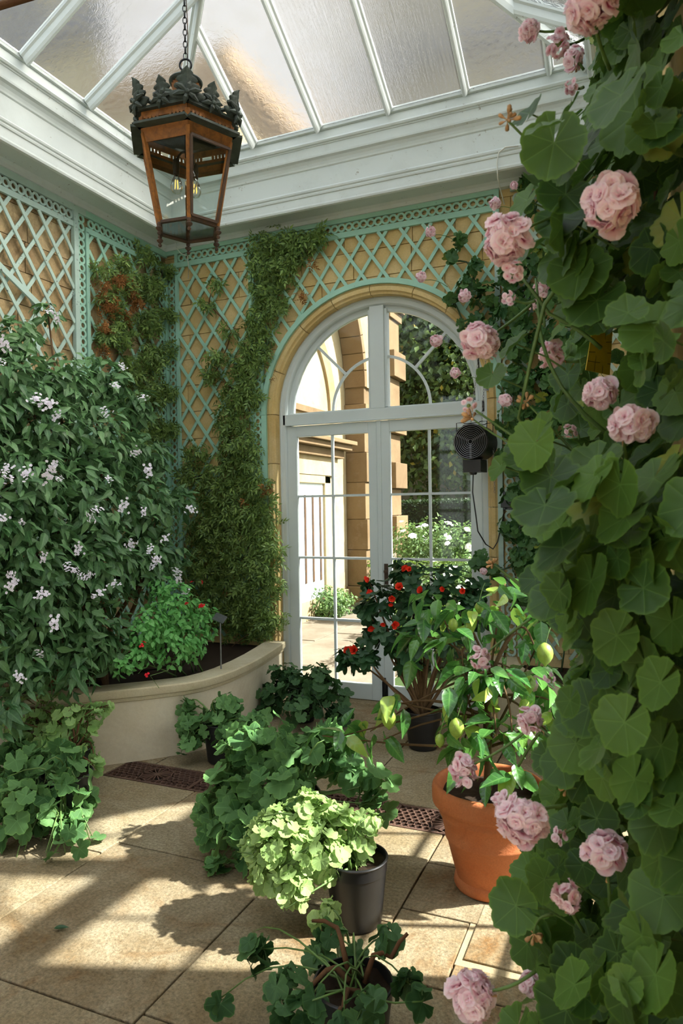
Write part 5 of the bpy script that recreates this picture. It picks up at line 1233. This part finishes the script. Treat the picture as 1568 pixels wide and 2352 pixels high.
climber('jasmine', 'jasmine climbing from the planter up the trellis beside the arched door', (-3.1, 4.9, .40),
        [(640, 560, 48), (600, 575, 42), (610, 620, 46), (620, 680, 46), (600, 740, 44), (590, 800, 44), (565, 850, 46), (548, 910, 48), (535, 970, 50), (550, 1030, 60), (560, 1090, 62), (500, 1110, 60), (590, 1130, 45), (530, 1170, 85), (600, 1210, 45), (480, 1210, 70), (540, 1250, 95), (470, 1300, 70), (600, 1300, 55), (545, 1340, 90), (480, 1380, 60), (590, 1390, 55), (550, 1420, 60), (605, 1440, 35), (620, 1250, 36), (628, 1340, 34), (612, 1180, 34), (630, 1420, 26), (690, 555, 34), (730, 550, 24), (650, 625, 38), (670, 590, 36), (510, 820, 26), (490, 860, 18), (455, 1040, 30), (480, 700, 12), (530, 760, 16), (505, 650, 12), (440, 1090, 30), (640, 700, 26), (575, 900, 40)],
        5800, .092, 'b', .085, 240, dead=[(690, 680, 14), (610, 1120, 20), (560, 1150, 20), (720, 600, 12), (625, 860, 10)])
climber('jasmine', 'jasmine with patches of dry orange leaves in the wall corner', (-3.68, 4.6, .40),
        [(330, 590, 30), (375, 620, 18), (350, 660, 36), (340, 740, 40), (345, 820, 44), (350, 900, 44), (345, 980, 46), (335, 1060, 46), (330, 1140, 46), (360, 1210, 40), (350, 1290, 40), (290, 640, 40), (250, 690, 36), (275, 760, 42), (300, 850, 40), (290, 930, 40), (380, 720, 16), (385, 800, 18), (380, 900, 16), (230, 620, 20), (270, 600, 16), (240, 770, 24), (300, 1010, 40), (290, 1100, 40), (380, 980, 20)],
        3000, .09, 'l', .075, 200, dead=[(235, 660, 22), (250, 700, 26), (240, 745, 22), (300, 660, 20), (315, 690, 18), (270, 640, 20), (290, 720, 20), (235, 800, 14)])

# ---- ivy geranium over the trellis beyond the door
ig = thing('ivy_geranium', 'ivy geranium with small pink flowers covering the trellis beyond the door', 'climbing plant', (-.5, 4.85, .40))
spots = [(1180, 640, 40), (1120, 690, 40), (1180, 720, 50), (1250, 680, 50), (1230, 600, 40), (1060, 560, 16), (1040, 600, 14), (1090, 620, 24), (1075, 660, 26), (1040, 690, 12), (1130, 770, 34), (1200, 800, 55), (1280, 780, 60), (1190, 880, 45), (1260, 880, 60), (1180, 960, 42), (1250, 970, 60), (1330, 900, 60), (1180, 1050, 40), (1250, 1060, 60), (1330, 1040, 60), (1190, 1130, 42), (1260, 1150, 60), (1180, 1210, 38), (1250, 1240, 60), (1330, 1200, 60), (1200, 1290, 40), (1270, 1320, 60), (1210, 1370, 36), (1290, 1400, 50), (1350, 1340, 60), (1200, 430, 20), (1250, 420, 26), (1215, 480, 20), (1090, 740, 20), (1300, 500, 50), (1360, 620, 60), (1065, 750, 12), (1115, 1280, 22), (1100, 1300, 14), (1135, 1310, 18)]
bl = []
for px, py, r in spots:
    p = onY(px, py, YB-.10); q = r*((p-EYE)@_f)/FPX; bl.append((p, (q, .12, q), 1.0))
m = MB()
for b in sorted(bl, key=lambda b: b[0][2]):
    near = min([q for q in bl if q[0][2] < b[0][2]-.02] or [(V3(-.5, 4.9, .4), 0, 0)], key=lambda q: np.linalg.norm(q[0]-b[0])); m.tube(curve(near[0], b[0], 0, 4, .03), .006, 5)
rel(m.build('stems', M['stem_dark'], None, True), ig)
Ms, c = blob_leaves(bl, 1500, .078, up=.25, jit=.45, shell=.35, droop=.5, bias=(-.1, -.9, 0)); k = (Ms[:, 1, 3] < YB-.035) & (Ms[:, 0, 3] < XR-.02)
put_leaves(ig, LBs, Ms[k], M['ivyger'], 260, key='ivy')
FH = [floret_mesh('floret', M['petal_pink'], [(6, .52, .62, .15), (5, .42, .5, .7), (4, .28, .4, 1.15)], seed=s) for s in range(3)]
def small_head(seed=0):
    V, F, L = [], [], []; o = 0; rr = random.Random(seed)
    for i in range(16):
        zz_ = 1-2*(i+.5)/16; a = 2.4*i; rr_ = math.sqrt(1-zz_*zz_); d = V3(rr_*math.cos(a), rr_*math.sin(a), zz_); me = FH[i % 3]
        v = np.zeros(len(me.vertices)*3, np.float32); me.vertices.foreach_get('co', v); v = v.reshape(-1, 3); l = np.zeros(len(v)*3, np.float32); me.attributes['lxy'].data.foreach_get('vector', l)
        f = np.zeros(len(me.polygons)*3, np.int32); me.loops.foreach_get('vertex_index', f); x, y, z = frame_of(RNG.normal(size=3), d)
        V.append(v@np.stack([x, y, z])*.42+d*.34); F.append(f.reshape(-1, 3)+o); L.append(l.reshape(-1, 3)); o += len(v)
    return np_mesh('flower_head', np.concatenate(V), np.concatenate(F), np.concatenate(L), M['petal_pink'])
SH = [small_head(s) for s in range(2)]
for px, py, s in [(988, 532, 24), (967, 636, 24), (1066, 680, 28), (1001, 782, 28), (1045, 856, 24), (1160, 919, 30), (1137, 467, 26), (1180, 426, 18), (1285, 575, 34), (1283, 635, 30), (1110, 1312, 16), (1300, 690, 26)]:
    p = onY(px, py, 4.80); x, y, z = frame_of(RNG.normal(size=3), rand_dirs(1)[0]); place('flower_head', SH[px % 2], ig, mat4(p, x, y, z, s*((p-EYE)@_f)/FPX*1.15))
    rel(MB().tube(curve(p+V3(.02, .02, -.02), p+V3(.16, .12, -.06), .02, 4), .0022, 5).build('flower_stalk', M['stem'], None), ig)

# ---- abutilon with red cups
ab = thing('abutilon', 'dark leaved abutilon with red cup flowers in a black pot by the door', 'plant', (-1.285, 4.27, .2), 'flowering pot plants')
abb = [B(880, 1380, 4.2, 55), B(950, 1345, 4.25, 60), B(1020, 1350, 4.3, 55), B(1080, 1390, 4.3, 45), B(870, 1450, 4.15, 50), B(960, 1430, 4.2, 65), B(1040, 1450, 4.25, 55), B(920, 1310, 4.3, 26), B(800, 1505, 4.05, 30, 2.5), B(840, 1505, 4.1, 34, 1.6), B(850, 1340, 4.2, 24), B(840, 1400, 4.15, 30), B(1100, 1420, 4.25, 30), B(930, 1500, 4.2, 45), B(1090, 1350, 4.35, 30), B(720, 1580, 4.1, 4, .1)]
stems_to(ab, (-1.285, 4.27, .2), [b[0] for b in abb[:-1]], 'bark', .014, .003, 6, .03, .05, spread=.015)
Ms, c = blob_leaves(abb, 300, .125, up=1.3, jit=.3, shell=.45, droop=.35); petioles(ab, Ms, c, 'stem_dark'); put_leaves(ab, LA, Ms, M['abut'], 170, key='abut')
CUP = floret_mesh('red_flower', M['petal_red'], [(5, .62, .62, .95), (4, .45, .5, 1.2)])
for px, py, s in [(848, 1328, 26), (845, 1352, 26), (922, 1300, 28), (940, 1308, 20), (918, 1350, 30), (970, 1357, 28), (1018, 1352, 20), (1062, 1357, 22), (900, 1372, 26), (897, 1385, 18), (850, 1438, 28), (903, 1434, 32), (880, 1430, 20), (800, 1497, 34), (815, 1494, 36), (813, 1520, 22), (945, 1497, 18), (1035, 1510, 14)]:
    p = onY(px, py, 4.05); x, y, z = frame_of(RNG.normal(size=3), V3(.3, -.9, -.35)+RNG.normal(size=3)*.4); place('red_flower', CUP, ab, mat4(p, x, y, z, s*((p-EYE)@_f)/FPX*.85))

# ---- lemon tree
le = thing('lemon_tree', 'small lemon tree with glossy leaves and green lemons in the terracotta pot', 'tree', (TP[0], TP[1], .37))
T0 = V3(TP[0]-.01, TP[1]+.02, .37); T1 = T0+V3(.0, .0, .30); T2 = T1+V3(.02, .02, .18)
lb = [B(1010, 1400, 2.95, 65), B(1080, 1420, 2.9, 60), B(960, 1460, 2.85, 60), B(1060, 1490, 2.8, 70), B(1150, 1400, 3.0, 60), B(1200, 1470, 2.95, 55), B(1160, 1340, 3.05, 35), B(1250, 1440, 3.0, 50), B(1120, 1560, 2.8, 75), B(1220, 1570, 2.9, 60), B(1280, 1620, 2.95, 60), B(1030, 1600, 2.75, 55), B(900, 1610, 2.75, 40), B(850, 1680, 2.7, 38), B(790, 1690, 2.68, 34), B(740, 1690, 2.66, 26), B(880, 1700, 2.68, 25), B(1060, 1680, 2.7, 45), B(1140, 1690, 2.7, 55), B(1230, 1690, 2.8, 60), B(1120, 1780, 2.64, 36), B(1180, 1770, 2.68, 40), B(1290, 1720, 2.9, 50), B(1060, 1740, 2.66, 30)]
m = MB(); m.tube([T0, T0+V3(.005, 0, .1), T1, T2], [.019, .017, .015, .012], 8)
for i, b in enumerate(lb): s0 = [T1, T2, T1*.5+T2*.5, T0*.4+T1*.6][i % 4]; m.tube(curve(s0, b[0], .04, 6, .05), np.linspace(.0065, .0025, 7), 6)
m.tube(curve(T1, onY(893, 1625, 2.72), .06, 7, .02), np.linspace(.009, .003, 8), 6); m.tube(curve(T2, onY(1225, 1480, 2.85), .12, 7, .03), np.linspace(.009, .004, 8), 6)
rel(m.build('trunk', M['bark'], None, True), le)
Ms, c = blob_leaves(lb, 360, .10, up=.7, jit=.5, shell=.45, droop=.55); put_leaves(le, LL, Ms[Ms[:, 2, 3] > .40], M['lemonleaf'], 290, key='lemonleaf')
def lemon_mesh():
    pr_ = [(0, -.62), (.05, -.60), (.09, -.52), (.24, -.40), (.36, -.2), (.40, 0), (.37, .2), (.27, .38), (.12, .48), (.06, .52), (0, .53)]
    return MB().lathe(pr_, 16).mesh('lemon', M['lemon'], True)
LM = lemon_mesh()
for px, py, Y, s in [(893, 1650, 2.68, 46), (1251, 1501, 2.8, 50), (1048, 1672, 2.62, 46), (1205, 1620, 2.78, 30), (1135, 1610, 2.75, 24), (1010, 1700, 2.64, 30), (1040, 1435, 2.85, 30), (1100, 1395, 2.9, 26)]:
    p = onY(px, py, Y); x, y, z = frame_of(V3(1, .2, 0), V3(.05, .1, 1)+RNG.normal(size=3)*.08); place('lemon', LM, le, mat4(p, x, y, z, s*((p-EYE)@_f)/FPX*.95))
    rel(MB().tube(curve(p+V3(0, 0, .02), p+V3(.02, .03, .10), .01, 3), .002, 5).build('fruit_stalk', M['stem'], None), le)

# ---- climbing zonal geranium along the side wall, close to the viewer
ge = thing('climbing_geranium', 'tall climbing geranium with large pale pink flower heads, nearest the viewer', 'climbing plant', (.0, 1.4, 0))
HEADS = [(1360, 5, 145, 1.0, (1400, 160, 1.1)), (1215, 70, 58, 1.5, (1320, 60, 1.5)), (1282, 100, 62, 1.45, (1340, 90, 1.5), 12, 1.5), (1316, 135, 62, 1.4, (1340, 160, 1.4), 12, 1.3), (1310, 200, 40, 1.4, (1340, 200, 1.4), 8), (1405, 470, 155, 1.0, (1330, 560, 1.15)), (1163, 545, 126, 1.12, (1330, 480, 1.2), 22, 1.2), (1178, 625, 60, 1.12, None, 9),
          (1168, 685, 42, 1.3, (1230, 690, 1.3), 7), (1243, 665, 48, 1.5, (1250, 750, 1.5), 9), (1225, 700, 30, 1.5, (1240, 740, 1.5), 6), (1103, 785, 104, 1.3, (1220, 700, 1.35), 19), (1266, 813, 74, 1.45, (1330, 830, 1.45), 12), (1378, 902, 98, 1.15, (1420, 950, 1.2), 14, .8), (1450, 973, 122, 1.05, (1440, 1060, 1.1), 15, .75), (1076, 932, 42, 1.35, (1240, 1040, 1.3), 5, 1.3),
          (1103, 1512, 56, 1.55, (1220, 1420, 1.5), 9, 1.3), (1219, 1655, 76, 1.35, (1330, 1730, 1.3), 11), (1065, 1770, 74, 1.4, (1240, 1650, 1.35), 14, 1.3), (1150, 1838, 52, 1.3, (1230, 1850, 1.3), 9), (1198, 1886, 126, 1.12, (1300, 1850, 1.15), 20, 1.1), (1388, 1953, 120, 1.08, (1400, 2080, 1.1), 15, .8), (1299, 2060, 84, 1.1, (1340, 2140, 1.15), 10), (1085, 2285, 130, 1.15, (1230, 2230, 1.15), 20), (1215, 2258, 60, 1.3, (1260, 2300, 1.3), 10),
          (1262, 1556, 36, 1.4, (1300, 1600, 1.4), 5), (1285, 1920, 46, 1.3, (1320, 1900, 1.3), 7), (1310, 990, 40, 1.6, (1330, 1010, 1.6), 6)]
BUDS = [(1165, 276, 44, 1.15, (1300, 390, 1.2)), (1208, 924, 34, 1.35, (1330, 1050, 1.3)), (1085, 962, 40, 1.35, (1240, 1040, 1.3)), (1132, 1296, 26, 1.5, (1290, 1400, 1.45)), (1300, 1812, 30, 1.2, (1370, 1830, 1.2)), (1225, 2145, 44, 1.2, (1270, 2100, 1.2))]
zs_ = np.array([0, .45, .64, .75, .9, .98, 1.13, 1.28, 1.43, 1.73, 1.95, 2.25, 2.4, 2.8, 3.6]); xs_ = np.array([-.20, -.24, -.25, -.215, -.165, -.115, -.125, -.115, -.14, -.185, -.16, -.11, -.085, -.06, -.02])
n = 3000; y = RNG.uniform(.98, 2.28, n); z = RNG.uniform(.03, 3.3, n); xe = np.interp(z, zs_, xs_)*(1+.12*np.sin(9*z+4*y))-.02*(y-1.2)
u = np.where(RNG.uniform(size=n) < .5, np.abs(RNG.normal(size=n))*.30, RNG.uniform(size=n)); x = xe+(XR-.03-xe)*np.clip(u, 0, 1); y[:520] = RNG.uniform(.93, 1.5, 520); x[:520] = RNG.uniform(-.03, XR-.02, 520); P = np.stack([x, y, z], 1)
N = np.stack([-np.ones(n)*.8, -.75*np.ones(n), .6*np.ones(n)], 1)+.5*RNG.normal(size=(n, 3)); D = np.stack([-.2*np.ones(n), -.1*np.ones(n), -.9*np.ones(n)], 1)+.5*RNG.normal(size=(n, 3))
Ms = leaf_frames(P, N, D, .084*RNG.uniform(.55, 1.15, n))
hx_, hy_, hz_ = proj(P); ok = np.ones(n, bool)
for h in HEADS+BUDS+[(1380, 815, 80, 1.85), (1085, 1020, 120, 2.4)]:                        # no leaf grows through or right in front of a flower head
    ok &= ~((np.hypot(hx_-h[0], hy_-h[1]) < h[2]*.62+.03/np.maximum(hz_, .3)*FPX) & (hz_ < h[3]+.06))
put_leaves(ge, LR, Ms[ok], M['geran'], 255, key='geran')
for k in range(16):                          # woody canes against the wall
    y0 = RNG.uniform(1.5, 2.25); h = RNG.uniform(1.6, 3.3)
    rel(MB().tube([V3(XR-.04-.02*random.random(), y0, .0), V3(XR-.05, y0+RNG.normal()*.05, h*.3), V3(XR-.06, y0+RNG.normal()*.1, h*.6), V3(XR-.05, y0+RNG.normal()*.15, h)], [.009, .008, .007, .005], 6).build('woody_cane', M['twig'], None, True), ge)
def geranium_head(px, py, wpx, t, stalk=None, n=17, asp=1.0):
    p = at(px, py, t); r = wpx*.5*t/FPX; n = int(n*1.3) if wpx > 50 else n
    hd_ = rel(MB().sphere(p, r*.25, 6, 4).build('flower_head', M['calyx'], None), ge)
    for i in range(n):
        zz_ = 1-2*(i+.5)/n; a = 2.39996*i+px; q = math.sqrt(1-zz_*zz_); d = V3(q*math.cos(a), q*math.sin(a), zz_); d[2] *= asp
        x, y, z = frame_of(RNG.normal(size=3), d+RNG.normal(size=3)*.15); o = bpy.data.objects.new('floret', FH[i % 3]); C.objects.link(o); o.parent = hd_
        o.matrix_local = mat4(p+d*r*.62*random.uniform(.8, 1.1), x, y, z, r*.80*random.uniform(.8, 1.15))
    if stalk is not None:
        q = at(*stalk); rel(MB().tube(curve(p+(q-p)*.1, q, .0, 6, .008), np.linspace(.0022, .0032, 7), 6).build('flower_stalk', M['stem'], None, True), ge)
        for k in range(3): 
            s = p+(q-p)/np.linalg.norm(q-p)*r*.75+rand_dirs(1)[0]*r*.3; rel(MB().tube([p, s, s+V3(0, 0, -r*.25)], [r*.03, r*.04, r*.09], 5).build('bud', M['bud'], None, True), ge)
for h in HEADS:
    geranium_head(*h)
BUD = MB().tube([(0, 0, 0), (0, 0, .35), (0, 0, .62), (0, 0, .9), (0, 0, 1.0)], [.04, .05, .16, .17, .03], 7).mesh('bud', M['bud'], True)
for px, py, wpx, t, st_ in BUDS:
    p = at(px, py, t); r = wpx*t/FPX; q = at(*st_); rel(MB().tube(curve(p, q, .0, 6, .01), np.linspace(.0018, .003, 7), 6).build('bud_stalk', M['stem'], None, True), ge)
    d0 = (p-q)/np.linalg.norm(p-q)
    for k in range(9): x, y, z = frame_of(rand_dirs(1)[0], d0*.6+rand_dirs(1)[0]); place('bud', BUD, ge, mat4(p, x, y, z, r*random.uniform(.5, .75)))
# leading shoots that reach out to the left, with their own leaves
sh = [[(1330, 560, 1.2), (1250, 700, 1.25), (1190, 960, 1.3), (1330, 1200, 1.35)], [(1260, 300, 1.2), (1290, 380, 1.2), (1340, 460, 1.2), (1380, 620, 1.2)], [(1400, 1000, 1.35), (1290, 890, 1.35), (1240, 760, 1.38), (1230, 640, 1.4)], [(1380, 800, 1.3), (1260, 720, 1.3), (1200, 640, 1.3)], [(1330, 1450, 1.45), (1240, 1400, 1.5), (1150, 1310, 1.55)], [(1320, 1750, 1.35), (1240, 1680, 1.35), (1190, 1760, 1.4)], [(1350, 480, 1.25), (1290, 390, 1.22), (1210, 300, 1.18)]]
for s in sh:
    p = [at(*q) for q in s]; pts = [p[0]]
    for a, b in zip(p, p[1:]): pts += curve(a, b, 0, 4, .006)[1:]
    rel(MB().tube(pts, np.linspace(.0042, .0028, len(pts)), 6).build('shoot', M['stem'], None, True), ge)
ex = [(1170, 600, 1.15, .09, (-.5, -.5, .6)), (1120, 690, 1.2, .085, (-.4, -.3, 1)), (1090, 780, 1.3, .0, None), (1240, 330, 1.2, .07, (-.6, -.5, .4)), (1215, 260, 1.2, .06, (-.3, -.8, .6)), (1250, 420, 1.25, .075, (.2, -.6, .8)), (1210, 460, 1.25, .07, (-.4, -.5, .8)), (1290, 500, 1.15, .085, (-.2, -.8, .5)), (1410, 350, 1.0, .10, (-.2, -.9, .5)), (1460, 260, 1.05, .11, (-.4, -.9, .2)), (1330, 620, 1.15, .10, (-.3, -.9, .4)), (1370, 690, 1.15, .10, (-.4, -.8, .5)), (1500, 760, 1.0, .085, (-.2, -.9, .5)), (1240, 560, 1.25, .09, (-.5, -.3, .7)), (1180, 660, 1.22, .09, (-.6, -.2, .6)), (1130, 860, 1.35, .06, (-.3, -.7, .6)), (1185, 790, 1.35, .075, (-.5, -.4, .7)), (1290, 740, 1.25, .085, (-.3, -.8, .5)), (1190, 1030, 1.35, .07, (-.5, -.5, .6)), (1150, 1070, 1.35, .06, (-.6, -.3, .6)), (1230, 1000, 1.3, .08, (-.4, -.7, .6)), (1370, 1060, 1.1, .09, (-.2, -.7, .7)), (1450, 1080, 1.05, .085, (-.1, -.7, .8)), (1380, 1150, 1.1, .10, (-.3, -.7, .6)), (1420, 1200, 1.1, .09, (-.3, -.8, .5)), (1460, 1260, 1.05, .10, (-.2, -.9, .5)), (1440, 1330, 1.05, .09, (-.2, -.9, .4)), (1400, 1380, 1.1, .09, (-.4, -.8, .4)), (1445, 1490, 1.0, .085, (-.2, -.8, .6)), (1370, 1490, 1.1, .075, (-.4, -.8, .4)), (1230, 1330, 1.45, .07, (-.3, -.8, .5)), (1250, 1390, 1.45, .07, (-.5, -.6, .5)), (1340, 1420, 1.2, .09, (-.5, -.7, .4)), (1370, 1560, 1.15, .085, (-.5, -.7, .3)), (1540, 1590, 1.0, .08, (-.3, -.8, .5)), (1290, 1640, 1.3, .08, (-.5, -.8, .3)), (1340, 1790, 1.2, .075, (-.2, -.8, .6)), (1430, 1770, 1.1, .06, (-.1, -.9, .5)), (1510, 1800, 1.0, .085, (-.4, -.8, .5)), (1370, 1880, 1.15, .07, (-.3, -.9, .3)), (1310, 1960, 1.2, .07, (-.3, -.9, .3)), (1185, 2080, 1.15, .085, (-.3, -.9, .3)), (1180, 2190, 1.1, .09, (-.3, -.9, .3)), (1250, 2020, 1.2, .07, (-.4, -.8, .3)), (1370, 2120, 1.1, .095, (-.3, -.8, .5)), (1420, 2250, 1.05, .095, (-.3, -.8, .5)), (1320, 2230, 1.15, .09, (-.4, -.8, .4)), (1220, 2300, 1.2, .08, (-.4, -.8, .4)), (1300, 2320, 1.1, .10, (-.3, -.8, .4)), (1500, 2150, 1.05, .055, (-.3, -.8, .5)), (1260, 1740, 1.3, .07, (-.4, -.8, .4)), (1320, 2010, 1.1, .06, (-.3, -.8, .5))]
A = [e for e in ex if e[4] and not any(math.hypot(e[0]-h[0], e[1]-h[1]) < h[2]*.5+e[3]/e[2]*FPX*.42 and e[2] < h[3]+.05 for h in HEADS)]; P = np.array([at(e[0], e[1], e[2]) for e in A]); N = np.array([e[4] for e in A], float)+.15*RNG.normal(size=(len(A), 3)); D = RNG.normal(size=(len(A), 3))*.5+np.array([-.3, 0, -.7])
Ms = leaf_frames(P, N, D, np.array([e[3] for e in A])*1.05); put_leaves(ge, LR, Ms, M['geran'], 60, key='geran')
petioles(ge, Ms, P+np.array([.09, .06, -.05]), 'stem', .0018, .95, .12)
m = MB().tube(curve(at(1505, 1905, 1.15), at(1480, 1990, 1.12), 0, 5, .01), .0016, 5); m.tube(curve(at(1500, 1905, 1.15), at(1530, 1895, 1.15), .01, 4, .01), .0016, 5)
rel(m.build('twine_tie', M['twine'], None), ge)

# ---- a single violet bloom in the low planter
vf = thing('violet_flower', 'single tiny violet flower standing over the dark planter soil', 'flower', tuple(onY(1240, 1590, 3.95)))
VF = floret_mesh('violet_bloom', mat_petal('violet_petal', lin(120, 50, 150), lin(176, 110, 214), lin(196, 136, 228)), [(5, .5, .55, .3)])
p = onY(1237, 1565, 3.95); x, y, z = frame_of(V3(1, 0, 0), V3(.1, -.9, .4)); place('violet_bloom', VF, vf, mat4(p, x, y, z, .035))
rel(MB().tube([p, p+V3(.02, .06, -.06), V3(p[0]+.03, p[1]+.18, .40)], .0015, 5).build('stem', M['stem'], None), vf)
